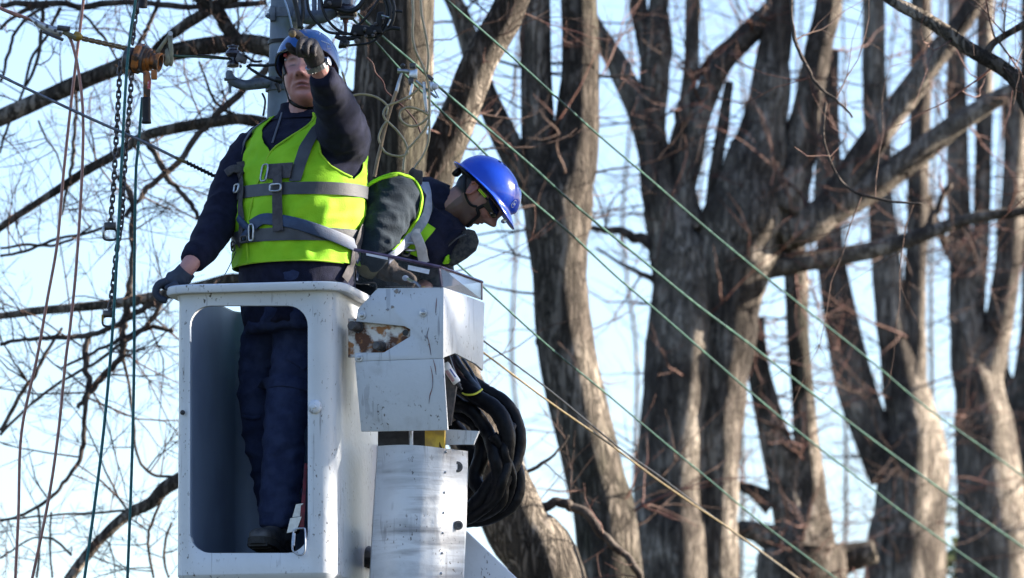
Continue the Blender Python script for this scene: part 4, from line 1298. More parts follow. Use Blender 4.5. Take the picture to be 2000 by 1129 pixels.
# --- harness 1
har = empty("safety_harness", P(545,400,25.1), "dark webbing safety harness with steel buckles over the pointing worker's vest", "harness", "safety harnesses")
SV = Surf([o for o in [vest1] + list(vest1.children)] + [jacket1])
ribbon(SV, [(470,318),(474,345),(476,372),(473,405),(476,440),(470,478)], 15, "shoulder_strap", 'web_dark', har, off=.010)
ribbon(SV, [(444,342),(455,333),(468,334),(477,345)], 17, "strap_pad", 'web_dark', har, off=.012, th=.008)
ribbon(SV, [(524,337),(545,336),(571,334)], 32, "chest_strap", 'web_dark', har, off=.010)
ribbon(SV, [(545,330),(546,352),(545,385),(545,420),(546,452)], 21, "chest_strap", 'web_dark', har, off=.016)
ribbon(SV, [(496,440),(512,431),(530,430),(556,433),(600,443),(645,459),(682,476),(694,486)], 23, "waist_strap", 'web_navy', har, off=.012, th=.006)
ribbon(SV, [(704,440),(696,470),(688,505),(678,530),(669,546)], 20, "thigh_strap", 'web_dark', har, off=.012)
ribbon(SV, [(690,482),(697,505),(700,530),(697,548)], 16, "thigh_strap", 'web_navy', har, off=.008)
ribbon(SV, [(470,425),(480,440),(492,447),(478,465)], 13, "loop", 'web_navy', har, off=.012, th=.008)
def ring_px(Sf, cx, cy, hw, hh, r, name, m, par, off=.016):
    c, n = Sf.hit(cx, cy, off); b = UP.cross(n).normalized(); u = n.cross(b).normalized()
    pts = []
    for k in range(25):
        a = 2*math.pi*k/24; s_, c_ = math.sin(a), math.cos(a)
        pts.append(c + b*(M(hw, 25.2)*math.copysign(abs(c_)**.5, c_)) + u*(M(hh, 25.2)*math.copysign(abs(s_)**.5, s_)))
    return MB().tube(pts, r, seg=8, cap=False).build(name, MT[m], par)
ring_px(SV, 522, 340, 8, 17, .0036, "adjuster_ring", 'steel', har)
ring_px(SV, 543, 369, 12, 7, .0036, "buckle", 'steel', har, .022)
ring_px(SV, 470, 370, 9, 8, .0040, "buckle", 'steel', har, .018)
ring_px(SV, 498, 455, 6, 16, .0034, "karabiner", 'steel', har, .02)
ring_px(SV, 484, 468, 10, 6, .0040, "karabiner", 'darksteel', har, .02)
ring_px(SV, 464, 481, 6, 9, .0032, "snap_hook", 'darksteel', har, .02)
MB().tube([P(460,492,25.16), P(448,520,25.14), P(432,548,25.12), P(420,560,25.12)], .0018, seg=6, sub=4).build("tether_cord", MT['plastic_black'], har)

# ================================================= worker 2: stooping over the controls
p2 = empty("person", B(.16, .64, -BH + .085), "worker in dark jacket stooping over the controls, bright royal blue helmet", "person", "workers in the bucket")
ph2 = R(51)
HF2 = Frame(P(933, 383, 25.58), Vector((math.cos(ph2), -.10, -math.sin(ph2))), Vector((math.sin(ph2), 0, math.cos(ph2))))
j2 = MB()
def ring2(px, py, d, rn, rd, ang, k=24):
    """ring across a spine leaning to image right by ang; rn half thickness, rd half width (depth)"""
    c = P(px, py, d); n = Vector((math.cos(ang), 0, -math.sin(ang)))
    return [c + n*(rn*math.cos(2*math.pi*j/k)) + Vector((0, rd*math.sin(2*math.pi*j/k), 0)) for j in range(k)]
SP2 = [(690,660,.14,.19,R(5)),(697,600,.15,.20,R(15)),(725,530,.155,.215,R(30)),(765,465,.16,.23,R(42)),(800,420,.15,.235,R(52)),(826,400,.115,.19,R(58)),(848,398,.085,.11,R(58)),(872,398,.070,.078,R(58))]
D2 = 25.66
rows2 = [ring2(a, b, D2, rn, rd, an) for a, b, rn, rd, an in SP2]
j2.grid(rows2)
A2 = [P(790,400,25.50), P(768,395,25.43), P(752,425,25.37), P(738,465,25.33), P(728,495,25.33), P(732,512,25.36)]
j2.tube(A2, [.085,.098,.082,.072,.062,.05], seg=20, sub=5)
A2b = [P(800,410,25.86), P(830,450,25.92), P(850,520,25.88), P(830,560,25.75)]
j2.tube(A2b, [.085,.08,.065,.048], seg=16, sub=4)
jacket2 = j2.build("jacket", MT['green_dark'], p2, remesh=.009, smoothit=5, disp=wrinkle(.012, 10, 1.5, 5.), sharp=0)
# dark inner jacket: chest front and stand-up collar
col = MB()
ax2 = (P(905,420,25.6) - P(826,398,25.64)).normalized()
rws = []
for (x, y, ra, rb) in ((818,408,.125,.16),(840,398,.105,.12),(862,393,.094,.100),(884,398,.086,.088),(896,404,.084,.084)):
    rws.append(ring2(x, y, 25.63, ra, rb, R(64), 28))
for (x, y, ra, rb) in ((894,404,.077,.077),(862,396,.082,.085)):
    rws.append(ring2(x, y, 25.63, ra, rb, R(64), 28))
col.grid(rws, True, True, False)
collar2 = col.build("collar", MT['navy'], p2, sharp=0, disp=wrinkle(.006, 14, 1.0, 2.))
ch = MB()
ch.grid([ring2(x, y, 25.62, ra, rb, R(48), 24) for x, y, ra, rb in ((800,505,.10,.15),(835,470,.12,.16),(865,440,.105,.13),(885,425,.07,.09))])
front2 = ch.build("jacket_front", MT['navy'], p2, remesh=.009, smoothit=4, disp=wrinkle(.009, 12, 1.0, 7.), sharp=0)
# open lapel with fleece lining, zip teeth
lp = MB()
lpts = [(862,514),(868,488),(888,464),(912,446),(928,450),(936,470),(930,488),(912,503),(893,515),(876,522)]
lp.prism([P(x, y, 25.56 - .0008*(x - 870)) for x, y in lpts], Vector((0,.03,.0)))
lap = lp.build("fleece_lapel", MT['fleece_grey'], p2, bevel=.006, sharp=0)
MB().tube([P(862,500,25.535), P(874,482,25.52), P(892,466,25.51), P(910,458,25.50)], .0036, seg=6, sub=5).build("zip", MT['zip'], lap)
MB().tube([P(850,500,25.53), P(862,478,25.515), P(880,462,25.51), P(900,452,25.51)], [.012,.016,.016,.010], seg=10, sub=4).build("placket", MT['navy'], lap)
# body
b2 = MB()
head_mesh(b2, HF2, jaw=1.0, nose=1.15)
b2.tube([P(800,430,25.64), P(850,402,25.62), HF2(0,-.03,-.10), HF2(0,-.025,-.04)], [.08,.062,.058,.058], seg=20, sub=4)
b2.grid([ring2(a, b, D2, rn - .035, rd - .04, an) for a, b, rn, rd, an in SP2[:6]])
b2.tube(A2 + [P(752,525,25.37)], [.06,.06,.055,.048,.042,.034,.030], seg=14, sub=3)
b2.tube(A2b + [P(815,572,25.70)], [.055,.052,.045,.034,.03], seg=12, sub=3)
L2 = [[P(676,640,25.58), P(668,820,25.50), P(672,1040,25.60)], [P(700,640,25.74), P(690,820,25.70), P(694,1040,25.74)]]
for L_ in L2: L_[2].z = zf + .05; b2.tube(L_, [.07,.055,.042], seg=14, sub=4)
body2 = b2.build("body", MT['skin'], p2, remesh=.003, smoothit=2, sharp=0)
paint_head(body2.data, HF2, (.30,.16,.13), stub=(.055,.036,.03), hairc=(.018,.014,.012), hairline=.06)
t2_ = MB()
for L_ in L2: t2_.tube(L_, [.095,.078,.068], seg=18, sub=5)
t2_.grid([ring2(690, 690, D2, .12, .165, R(0)), ring2(690, 640, D2, .14, .185, R(5))])
t2_.build("trousers", MT['trouser'], p2, remesh=.012, smoothit=3, sharp=0)
for L_ in L2:
    h_ = L_[2].copy(); h_.z = zf; tt = h_ + Vector((.12, -.18, 0)) * .9
    h_ -= Vector((.02, -.03, 0))
    boot(h_, tt, zf, p2)
# gloves 2
g2 = MB()
g2.tube([P(738,512,25.36), P(752,524,25.365), P(768,533,25.37)], [.046,.044,.036], seg=16, sub=4)
g2.ell(P(772,535,25.37), Vector((.045,0,-.012)), Vector((0,.045,0)), Vector((.008,0,.026)))
for k in range(4):
    d = 25.335 + .024*k
    fing(g2, [(780,535,d),(796,538,d - .005),(806,547,d),(802,556,d)], .0125)
fing(g2, [(770,540,25.335),(784,548,25.32),(796,549,25.32)], .0125)
gv2 = g2.build("glove", MT['glove_brown'], p2, remesh=.004, smoothit=2, disp=wrinkle(.004, 22, 1.), sharp=0)
MB().tube([P(716,505,25.35), P(724,513,25.352), P(738,521,25.36)], [.062,.060,.052], seg=18, sub=3).build("glove_cuff", MT['cuff_olive'], gv2)
g3 = MB()
g3.ell(P(812,574,25.69), Vector((.04,0,-.01)), Vector((0,.042,0)), Vector((.006,0,.028)))
for k in range(4): fing(g3, [(808,572,25.65 + .024*k),(796,574,25.65 + .024*k),(790,582,25.65 + .024*k)], .0125)
fing(g3, [(815,568,25.65),(805,564,25.63),(797,564,25.62)], .0125)
g3.build("glove", MT['glove_brown'], p2, remesh=.004, smoothit=2, sharp=0)

# helmet 2: shell with peak, rain edge, raised centre, vents, badge
def edge2(ph):
    return .038 + .014*math.cos(ph)
def ridge2(x, y, z, t):
    k = .06*sst(.056, .046, abs(x)*(1 + .5*t))*sst(.38, .46, t)*(1 if y > 0 else 0)*sst(1.0, .9, t)
    return k + .012*sst(.024, .017, abs(x))*sst(.12, .2, t)*(sst(.95, .85, t))
z2, A_, B_, C_ = .036, .108, .134, .116
rws = []; NU = 64; NV = 26
def h2pt(ph, t, o=0):
    e = edge2(ph); th_ = math.acos(max(-1, min(1, (e - z2)/C_)))*t
    x, y, z = (A_ + o)*math.sin(th_)*math.sin(ph), (B_ + o)*math.sin(th_)*math.cos(ph), z2 + (C_ + o)*math.cos(th_)
    k = ridge2(x, y, z, t) if o == 0 else 0
    return x*(1 + k), y*(1 + k), z2 + (z - z2)*(1 + k)
for i in range(1, NV + 1): rws.append([HF2(*h2pt(2*math.pi*j/NU, i/NV)) for j in range(NU)])
def lip(ph, ext, dz):
    x, y, z = h2pt(ph, 1.0); c = math.cos(ph)
    k = ext*(.010 + .036*sst(.35, .95, c) + .010*sst(-.5, -1, c))
    n = math.hypot(x, y)
    return HF2(x*(1 + k/n), y*(1 + k/n), z + dz - ext*(.006 + .018*sst(.3, 1, c) + .004*sst(-.5, -1, c)))
for ext in (.35, .7, 1.0): rws.append([lip(2*math.pi*j/NU, ext, 0) for j in range(NU)])
rws.append([lip(2*math.pi*j/NU, 1.0, -.004) for j in range(NU)])
rws.append([lip(2*math.pi*j/NU, .1, -.005) for j in range(NU)])
for t in (.95, .7, .4, .1): rws.append([HF2(*h2pt(2*math.pi*j/NU, t, -.006)) for j in range(NU)])
hm2 = MB().grid(rws).build("helmet", MT['helm2'], p2, sharp=0)
S2h = Surf([hm2])
for (x, y) in ((976,316),(986,322),(995,330)):
    c, n = S2h.hit(x, y, .001, 25.58); b = n.cross(Vector((.7,0,-.7))).normalized(); u = n.cross(b).normalized()
    MB().box(c, .0050, .0058, .0015, (b, u, n)).build("vent", MT['helm_dark'], hm2, bevel=.001)
# round badge with three upright bars
c, n = S2h.hit(1003, 398, .0016); u = (UP - n*UP.dot(n)).normalized(); u = (u*.85 + n.cross(u)*-.5).normalized(); b = n.cross(u).normalized()
def badge(hw, hh, m, nm, o):
    pts = [c + n*o + b*(hw*math.cos(2*math.pi*k/24)) + u*(hh*math.copysign(abs(math.sin(2*math.pi*k/24))**.6, math.sin(2*math.pi*k/24))) for k in range(24)]
    return MB().prism(pts, -n*.0015).build(nm, MT[m], hm2, smooth=False)
badge(.0090,.0155,'mark_white',"badge_border",.0012); badge(.0074,.0138,'helm2',"badge",.0020)
for k in (-1, 0, 1): MB().box(c + n*.0026 + b*(.0036*k), .0011, .0042, .0005, (b, u, n)).build("badge_bar", MT['mark_white'], hm2, smooth=False)
# cradle, ratchet knob, straps, glasses
S2b = Surf([body2])
band_ = [HF2(.088*math.sin(a), .108*math.cos(a), .024 + .012*math.cos(a)) for a in [2*math.pi*k/40 for k in range(41)]]
MB().tube(band_, .011, seg=8, flat=.35, flatdir=Vector((0,-1,0)), cap=False).build("headband", MT['plastic_black'], hm2)
MB().lathe(HF2(-.01,-.112,-.004), -HF2.f, [(-.01,.010),(.0,.019),(.012,.018),(.014,.012)], 16).build("ratchet_knob", MT['plastic_black'], hm2)
ribbon(S2b, [(909,345),(908,365),(911,385),(920,400),(932,403)], 5, "chin_strap", 'plastic_black', hm2, off=.004, th=.002, dflt=25.5)
ribbon(S2b, [(946,400),(938,404),(932,408),(936,418),(925,428),(912,441)], 7, "chin_strap", 'plastic_black', hm2, off=.005, th=.003, dflt=25.5)
gz = empty("safety_glasses", HF2(0,.1,.01), "dark wraparound safety glasses with neon green arm on the stooping worker", "glasses")
rws = []
for z_ in (.024, .012, .0, -.012):
    rws.append([HF2(.074*math.sin(a), .030 + .078*math.cos(a) - .010*abs(z_)/.024, z_) for a in [R(-72 + 144*k/20) for k in range(21)]])
me = apply_mods(MB().grid(rws, close_u=False).mesh("lens"), [('SOLIDIFY', dict(thickness=.003, offset=0))])
finish("lens", me, MT['lens'], gz, True, 50)
for sgn in (-1, 1):
    MB().tube([HF2(sgn*.076,.050,.012), HF2(sgn*.084,.015,.010), HF2(sgn*.084,-.010,.004)], [.0042,.0036,.003], seg=6, sub=3).build("arm", MT['plastic_black'], gz)
    for o_ in (.0045, -.001):
        MB().tube([HF2(sgn*.0835,.040,.012 + o_), HF2(sgn*.0885,.018,.011 + o_), HF2(sgn*.087,.002,.010 + o_)], .0021, seg=6, sub=3).build("neon_stripe", MT['neon'], gz)
MB().ell(P(984,432,25.52), Vector((.010,0,.004)), Vector((0,.012,0)), Vector((-.004,0,.008)), 10, 8).build("visor_clip", MT['clear'], hm2)

# vest 2: back and the binding round the armhole; harness
S2 = Surf([jacket2, collar2, front2])
rws = []
for (a, b, rn, rd, an), k in zip(SP2[:6], range(6)):
    c = P(a, b, D2); n = Vector((math.cos(an), 0, -math.sin(an)))
    rws.append([c + n*((rn + .016)*math.cos(t)) + Vector((0, (rd + .014)*math.sin(t), 0)) for t in [R(115 + 140*j/20) for j in range(21)]])
vest2 = panel_build(rws, "vest", 'hivis', p2)
ribbon(S2, [(706,440),(704,412),(708,390),(722,364),(745,350),(775,342),(800,348),(815,366),(821,392),(814,420),(800,448),(782,472),(765,490)], 7, "armhole_band", 'hivis', vest2, off=.008, th=.006, dflt=25.45)
ribbon(S2, [(705,410),(712,386),(726,367),(748,354),(775,347)], 5, "binding", 'hivis_edge', vest2, off=.016, th=.004, dflt=25.45)
ribbon(S2, [(838,440),(826,455),(815,472),(806,496)], 30, "front_edge", 'hivis', vest2, off=.008, th=.005, dflt=25.5)
ribbon(S2, [(884,505),(892,522),(897,540)], 16, "hem", 'hivis', vest2, off=.01, th=.006, dflt=25.5)
hr2 = empty("safety_harness", P(800,430,25.4), "pale grey webbing harness with white strap on the stooping worker", "harness", "safety harnesses")
S2 = Surf([jacket2, collar2, front2, vest2] + list(vest2.children))
ribbon(S2, [(826,360),(833,385),(831,415),(818,442),(795,468),(768,494),(755,506)], 21, "shoulder_strap", 'web_grey', hr2, off=.010, th=.004, dflt=25.45)
ribbon(S2, [(810,454),(819,466),(825,485),(826,508)], 20, "chest_strap", 'web_white', hr2, off=.020, th=.004, dflt=25.45)
ring_px(S2, 800, 478, 12, 8, .004, "buckle", 'steel', hr2, .016)
ring_px(S2, 788, 490, 9, 7, .004, "buckle", 'darksteel', hr2, .016)
MB().prism([P(797,337,25.5), P(806,325,25.5), P(812,331,25.5), P(826,333,25.5), P(824,362,25.5), P(808,352,25.5)], Vector((0,.05,0))).build("dorsal_pad", MT['web_dark'], hr2, bevel=.006)
# ------------------------------------------------------------------ pole, brackets, insulators
MT['pole'] = mat("weathered_pole_paint", (.095,.125,.165), (.13,.165,.21), 9, .65, bump=.002, bscale=80, c3=(.10,.13,.08), scale3=7, lo3=.56, hi3=.72)
MT['galv'] = mat("old_galvanised", (.075,.09,.115), (.12,.14,.17), 26, .6, metal=.3, c3=(.07,.06,.06), scale3=60, lo3=.6, hi3=.68)
MT['porcelain'] = mat("brown_black_porcelain", (.022,.018,.024), (.035,.028,.035), 20, .12, spec=.7)
MT['rustbolt'] = mat("rusty_bolt", (.11,.045,.035), (.06,.03,.03), 40, .7)
MT['cable_black'] = mat("black_cable", (.006,.0065,.009), (.011,.012,.014), 40, .45, spec=.3)
MT['cable_green'] = mat("green_cable", (.011,.052,.036), (.007,.034,.026), 12, .6, spec=.25, c3=(.032,.085,.056), scale3=9)
MT['rope_teal'] = mat("teal_rope", (.014,.085,.09), (.026,.13,.13), 70, .7, bump=.002, bscale=220)
MT['copper'] = mat("dull_copper_wire", (.30,.15,.12), (.22,.11,.095), 40, .45, metal=.35)
MT['cable_yellow'] = mat("yellow_cable", (.115,.08,.022), (.07,.05,.02), 20, .5)
MT['rod_grey'] = mat("grey_stay_cable", (.10,.11,.14), (.16,.17,.20), 60, .4, metal=.4)
MT['orange'] = mat("orange_hoist_paint", (.32,.10,.014), (.05,.025,.014), 34, .5, lo=.46, hi=.6, bump=.002, bscale=90)
MT['grip'] = mat("rubber_grip", (.006,.006,.009), (.012,.012,.015), 60, .55, spec=.3)
MT['chain'] = mat("dark_chain_steel", (.05,.045,.05), (.10,.085,.08), 60, .4, metal=.7)
MT['chain_gold'] = mat("gold_chain_steel", (.34,.24,.14), (.20,.14,.09), 60, .35, metal=.8)
MT['brass'] = mat("brass_yellow", (.40,.25,.04), (.26,.16,.03), 40, .45, metal=.4)
MT['clear_lead'] = mat("amber_clear_lead", (.33,.26,.14), (.24,.19,.10), 30, .3, spec=.6)
MT['tan_rod'] = mat("tan_rod", (.30,.20,.11), (.22,.14,.08), 40, .5)
MT['bright'] = mat("bright_aluminium", (.55,.57,.60), (.45,.47,.5), 50, .3, metal=.9)
MT['olive_steel'] = mat("olive_zinc_hook", (.22,.20,.13), (.15,.14,.10), 50, .45, metal=.5)
MT['pale_blue_cable'] = mat("pale_blue_cable", (.22,.32,.46), rough=.4)
MT['sign_red'] = mat("red_sticker", (.45,.05,.06), (.6,.5,.5), 90, .5, lo=.52, hi=.56)

DP = 25.95
pole = empty("utility_pole", Vector((P(565,500,DP).x, DP, 0)), "weathered blue-grey utility pole behind the pointing worker", "utility pole")
pb = P(548,560,DP); ptop = P(560,-10,DP)
up_ = (ptop - pb).normalized()
p_base = pb - up_*(pb.z/up_.z + .1); p_top = ptop + up_*1.6
MB().tube([p_base, lerp(p_base, pb, .5), pb, ptop, p_top], [.092,.082,.070,.0585,.050], seg=28, sub=4).build("shaft", MT['pole'], pole, sharp=0)
def Q(px, py, d=0.0): return P(px, py, DP + d)
def band_ring(py, h, r, m='galv'):
    c = lerp(pb, ptop, (560 - py)/570.0)
    o = MB().lathe(c - up_*h/2, up_, [(0,r),(h,r),(h,r-.006),(0,r-.006)], 28).build("band", MT[m], pole); return o
bn = band_ring(28, .035, .066)
MB().box(Q(533,28,-.03), .010, .03, .028).build("clamp_ear", MT['galv'], bn, bevel=.003)
MB().tube([Q(518,31,-.045), Q(536,30,-.045), Q(580,30,-.05)], .0055, seg=8).build("clamp_bolt", MT['galv'], bn)
MB().lathe(Q(521,31,-.045), Vector((1,0,0)), [(0,.010),(.010,.010)], 6).build("nut", MT['galv'], bn)
band_ring(84, .014, .067, 'plastic_black'); band_ring(167, .05, .072)
# right-hand cranked arm
MB().tube([Q(575,30,-.08), Q(600,34,-.09), Q(630,32,-.09), Q(655,22,-.09), Q(668,24,-.09), Q(676,32,-.09)], [.022,.026,.026,.022,.018,.012], seg=14, sub=5).build("cranked_arm", MT['galv'], pole)
arm = pole.children[-1]
MB().box(Q(678,35,-.09), .026, .03, .0035).build("seat_plate", MT['galv'], arm)
MB().lathe(Q(675,37,-.09), Vector((0,0,-1)), [(0,.011),(.014,.011),(.0145,.0065),(.055,.0065)], 10).build("pin", MT['rustbolt'], arm)
def insulator(px, py, d, s, parent, name="insulator"):
    c = Q(px, py, d)
    return MB().lathe(c, Vector((0,0,1)), [(-.046*s,.012*s),(-.042*s,.030*s),(-.028*s,.034*s),(-.018*s,.030*s),(-.012*s,.022*s),(.006*s,.021*s),(.012*s,.031*s),(.026*s,.040*s),(.040*s,.036*s),(.048*s,.024*s),(.060*s,.022*s),(.062*s,.03*s),(.068*s,.028*s),(.069*s,.006*s),(.076*s,.006*s)], 22).build(name, MT['porcelain'], parent)
insulator(676, 2, -.09, 1.35, pole)
for x in (588, 598, 615, 626):
    MB().tube([Q(x,-40,-.03), Q(x - 1,0,-.05), Q(x - 1,22,-.06)], .0095, seg=10).build("conduit", MT['galv'], pole)
# left-hand cranked arm with its insulator
MB().tube([Q(448,138,-.05), Q(449,150,-.05), Q(458,160,-.05), Q(478,166,-.05), Q(500,164,-.05), Q(530,160,-.03)], [.011,.017,.019,.019,.021,.022], seg=14, sub=5).build("cranked_arm", MT['galv'], pole)
arm2 = pole.children[-1]
MB().box(Q(449,155,-.05), .021, .024, .003).build("seat_plate", MT['galv'], arm2)
MB().lathe(Q(449,157,-.05), Vector((0,0,-1)), [(0,.010),(.010,.010),(.0105,.006),(.046,.006)], 10).build("pin", MT['galv'], arm2)
insulator(455, 115, -.05, .72, pole)
# dead-end clamp and black tails
MB().box(Q(472,114,-.08), .020, .018, .016, (Vector((.9,0,-.3)).normalized(), Vector((0,1,0)), Vector((.3,0,.9)).normalized())).build("dead_end_clamp", MT['darksteel'], pole, bevel=.004)
cl = pole.children[-1]
for dx, dy in ((4,-8),(-8,4),(6,8),(-2,16)):
    MB().lathe(Q(472 + dx, 114 + dy, -.10), Vector((0,-1,0)), [(0,.006),(.010,.006)], 6).build("clamp_bolt", MT['darksteel'], cl)

def cable(name, pts, r, m, label=None, cat=None, parent=None, group=None, sub=6, seg=8):
    o = MB().tube([P(*q) for q in pts], r, seg=seg, sub=sub).build(name, MT[m], parent, sharp=0)
    if label: tag(o, label, cat or "cable", group)
    return o
d0 = DP - .1
for pts, r in (([(478,108),(495,120),(512,119)], .004), ([(485,127),(520,128),(553,124)], .0055), ([(482,128),(500,142),(530,155),(548,162)], .005),
               ([(484,132),(500,140),(508,148)], .004), ([(512,182),(518,198),(514,226)], .004), ([(540,162),(545,175),(542,178)], .008), ([(538,155),(552,158)], .011)):
    cable("jumper_wire", [(x, y, d0) for x, y in pts], r, 'cable_black', parent=pole)
for pts, r in (([(574,-5),(580,20),(586,55)], .009), ([(590,-5),(592,25),(588,50),(592,56)], .007), ([(600,-5),(604,22),(620,45),(640,62),(668,66),(690,66)], .0055),
               ([(627,-5),(632,22),(645,45),(662,60),(680,66),(705,68)], .0055), ([(716,-6),(700,14),(685,22),(668,20),(648,12)], .010), ([(742,-5),(722,26),(700,50)], .0055),
               ([(755,-5),(762,18),(760,38),(752,58),(738,70),(715,72)], .0075), ([(764,-5),(770,15),(768,38),(760,58)], .006), ([(748,-5),(756,20),(754,40),(744,60)], .005),
               ([(655,70),(670,76),(690,74),(705,72)], .009), ([(668,90),(690,88),(705,87),(725,83),(740,72)], .0045), ([(765,24),(775,22),(786,23)], .005), ([(750,60),(765,55),(782,57)], .007)):
    cable("jumper_wire", [(x, y, d0 - .05) for x, y in pts], r, 'cable_black', parent=pole)
cable("service_wire", [(554,-5,25.75),(562,18,25.75),(568,42,25.76),(572,64,25.78)], .0035, 'pale_blue_cable', parent=pole)
rng = random.Random(8)
for (x, y, hx, hz) in ((702,60,.030,.020),(722,62,.028,.017),(735,58,.022,.016),(672,82,.012,.022),(742,40,.013,.03),(668,84,.010,.020),(650,8,.034,.016)):
    o = MB().box(P(x, y, d0 - .05), hx, .018, hz, (Vector((1,0,rng.uniform(-.3,.3))).normalized(), Vector((0,1,0)), Vector((rng.uniform(-.3,.3),0,1)).normalized())).build("connector", MT['plastic_black'], pole, bevel=.006)
    for k in range(2):
        MB().lathe(P(x + rng.uniform(-10,10), y + rng.uniform(-8,12), d0 - .075), Vector((rng.uniform(-.5,.5),-1,rng.uniform(-.5,.5))), [(0,.006),(.010,.006),(.011,.003),(.016,.003)], 6).build("stud", MT['darksteel'], o)
MB().lathe(P(697,80,d0 - .07), Vector((.3,-1,-.3)), [(0,.011),(.014,.011),(.015,.005),(.022,.005)], 8).build("connector_bolt", MT['darksteel'], pole)
for (x0, y0, x1, y1) in ((763,38,757,50),(745,30,760,34)):
    MB().tube([P(x0, y0, d0 - .07), P(x1, y1, d0 - .07)], .003, seg=6).build("cable_tag", MT['bright'], pole)

# ------------------------------------------------------------------ green line cables receding to the right
def line(pts, r, m, label, name="line_cable", d0_=26.0, k=.0085, x0=690, group=None):
    return cable(name, [(x, y, d0_ + max(0, x - x0)*k) for x, y in pts], r, m, label, "cable", None, group)
line([(800,-66),(873,0),(1015,124),(1143,241),(1259,341),(1398,461),(1565,597),(1701,705),(1810,796),(2000,931),(2200,1075)], .0046, 'cable_green', "uppermost green line cable crossing the tree trunks")
line([(672,2),(693,21),(751,75),(811,126),(860,172),(949,248),(1037,323),(1126,403),(1245,500),(1357,592),(1461,670),(1586,768),(1711,864),(1884,989),(2000,1070),(2150,1175)], .0054, 'cable_green', "green line cable running just above the stooping worker's helmet, earthing clamp on it")
line([(690,38),(733,81),(781,135),(841,196),(900,253),(949,301),(1020,375),(1073,421),(1126,467),(1205,541),(1278,603),(1409,717),(1513,806),(1586,864),(1700,952),(1769,1005),(1946,1129),(2050,1200)], .0046, 'cable_green', "green line cable passing behind the stooping worker's helmet")
line([(700,345),(820,450),(943,560),(1073,678),(1182,767),(1278,848),(1372,926),(1492,1025),(1618,1119),(1700,1180)], .0040, 'cable_green', "green line cable leaving from behind the clear control guard")
line([(760,530),(860,602),(946,667),(1073,762),(1205,871),(1285,928),(1360,985),(1440,1045),(1560,1132)], .0036, 'cable_black', "thin black cable running just above the yellow cable", x0=760)
line([(760,560),(860,628),(946,690),(1073,785),(1182,861),(1280,934),(1360,989),(1430,1036),(1544,1119),(1620,1172)], .0042, 'cable_yellow', "yellow cable descending past the black hoses", x0=760)

# ------------------------------------------------------------------ earthing clamp set on the green cables
ec = empty("earthing_clamp", P(805,160,25.9), "bright metal earthing clamps hung on two green cables with looped clear leads", "clamp")
de = 25.98
def E(px, py, d=0.0): return P(px, py, de + d)
MB().prism([E(799,137),E(815,134),E(815,153),E(799,151)], Vector((0,.03,0))).build("jaw_block", MT['bright'], ec, bevel=.002, sharp=30)
MB().prism([E(797,152),E(808,153),E(807,166),E(798,164)], Vector((0,.03,0))).build("jaw", MT['darksteel'], ec, bevel=.002, sharp=30)
MB().tube([E(806,164),E(800,194)], .0055, seg=8).build("screw", MT['bright'], ec)
MB().tube([E(776,138),E(799,140)], [.010,.008], seg=10).build("clamp_bar", MT['steel'], ec)
MB().ell(E(787,128), Vector((.009,0,0)), Vector((0,.012,0)), Vector((0,0,.008)), 10, 8).build("eye", MT['darksteel'], ec)
MB().box(E(806,129), .012, .016, .009).build("hook_jaw", MT['darksteel'], ec, bevel=.003)
MB().tube([E(812,158),E(853,191)], .0055, seg=6).build("stay_rod", MT['steel'], ec)
MB().tube([E(848,175),E(857,191)], .0035, seg=6).build("stay_rod", MT['bright'], ec)
MB().prism([E(838,158),E(848,160),E(846,178),E(836,175)], Vector((0,.02,0))).build("jaw_block", MT['bright'], ec, bevel=.002)
MB().lathe(E(848,170,.01), Vector((.3,-1,0)), [(0,.012),(.016,.012),(.017,.008)], 14).build("clamp_knob", MT['steel'], ec)
MB().box(E(840,152), .014, .014, .006, (Vector((.8,0,-.6)), Vector((0,1,0)), Vector((.6,0,.8)))).build("hook_jaw", MT['darksteel'], ec, bevel=.002)
MB().tube([E(828,160),E(830,190),E(833,218)], [.006,.007,.004], seg=8).build("sleeve", MT['steel'], ec)
MB().tube([E(785,142),E(778,165),E(774,180)], [.005,.0065,.0065], seg=8).build("ferrule", MT['steel'], ec)
for pts, r in (([(774,178),(765,205),(753,245),(744,285),(738,310),(731,345)], .0072),):
    MB().tube([E(*q) for q in pts], r, seg=10, sub=5).build("tan_rod", MT['tan_rod'], ec)
for pts in ([(808,100),(806,0),(808,60),(808,100)][1:2] + [],):
    pass
leads = [[(806,-5),(807,30),(806,70),(812,100),(825,128),(836,160),(839,200),(838,235),(828,255),(812,275),(797,292),(790,310),(788,335)],
         [(822,-5),(824,30),(832,70),(837,110),(834,145)],
         [(837,225),(820,215),(800,210),(785,215),(781,228),(788,240),(805,247),(822,242),(834,232),(840,224)],
         [(838,222),(839,250),(836,280),(826,305),(812,325),(808,335)],
         [(684,188),(705,184),(730,188),(748,198),(757,210),(755,225)],
         [(820,172),(800,188),(775,200),(757,207),(749,220),(752,232),(762,242),(778,258),(792,280),(796,298),(785,305),(765,303),(752,297),(746,288)],
         [(756,236),(746,250),(740,268),(742,280)],
         [(668,140),(674,160),(676,176)]]
for q in leads:
    MB().tube([E(x, y, -.01) for x, y in q], .0044, seg=8, sub=5).build("clear_lead", MT['clear_lead'], ec, sharp=0)
cable("loose_red_twig", [(716,112,26.3),(728,125,26.3),(733,142,26.3),(748,160,26.3),(754,178,26.3),(776,198,26.3),(800,222,26.3),(815,243,26.3),(822,262,26.3)], .0034, 'twig_red', "loose red twig hanging in front of the trunk behind the clamps", "cord")  # a red twig, drawn as one loose strand

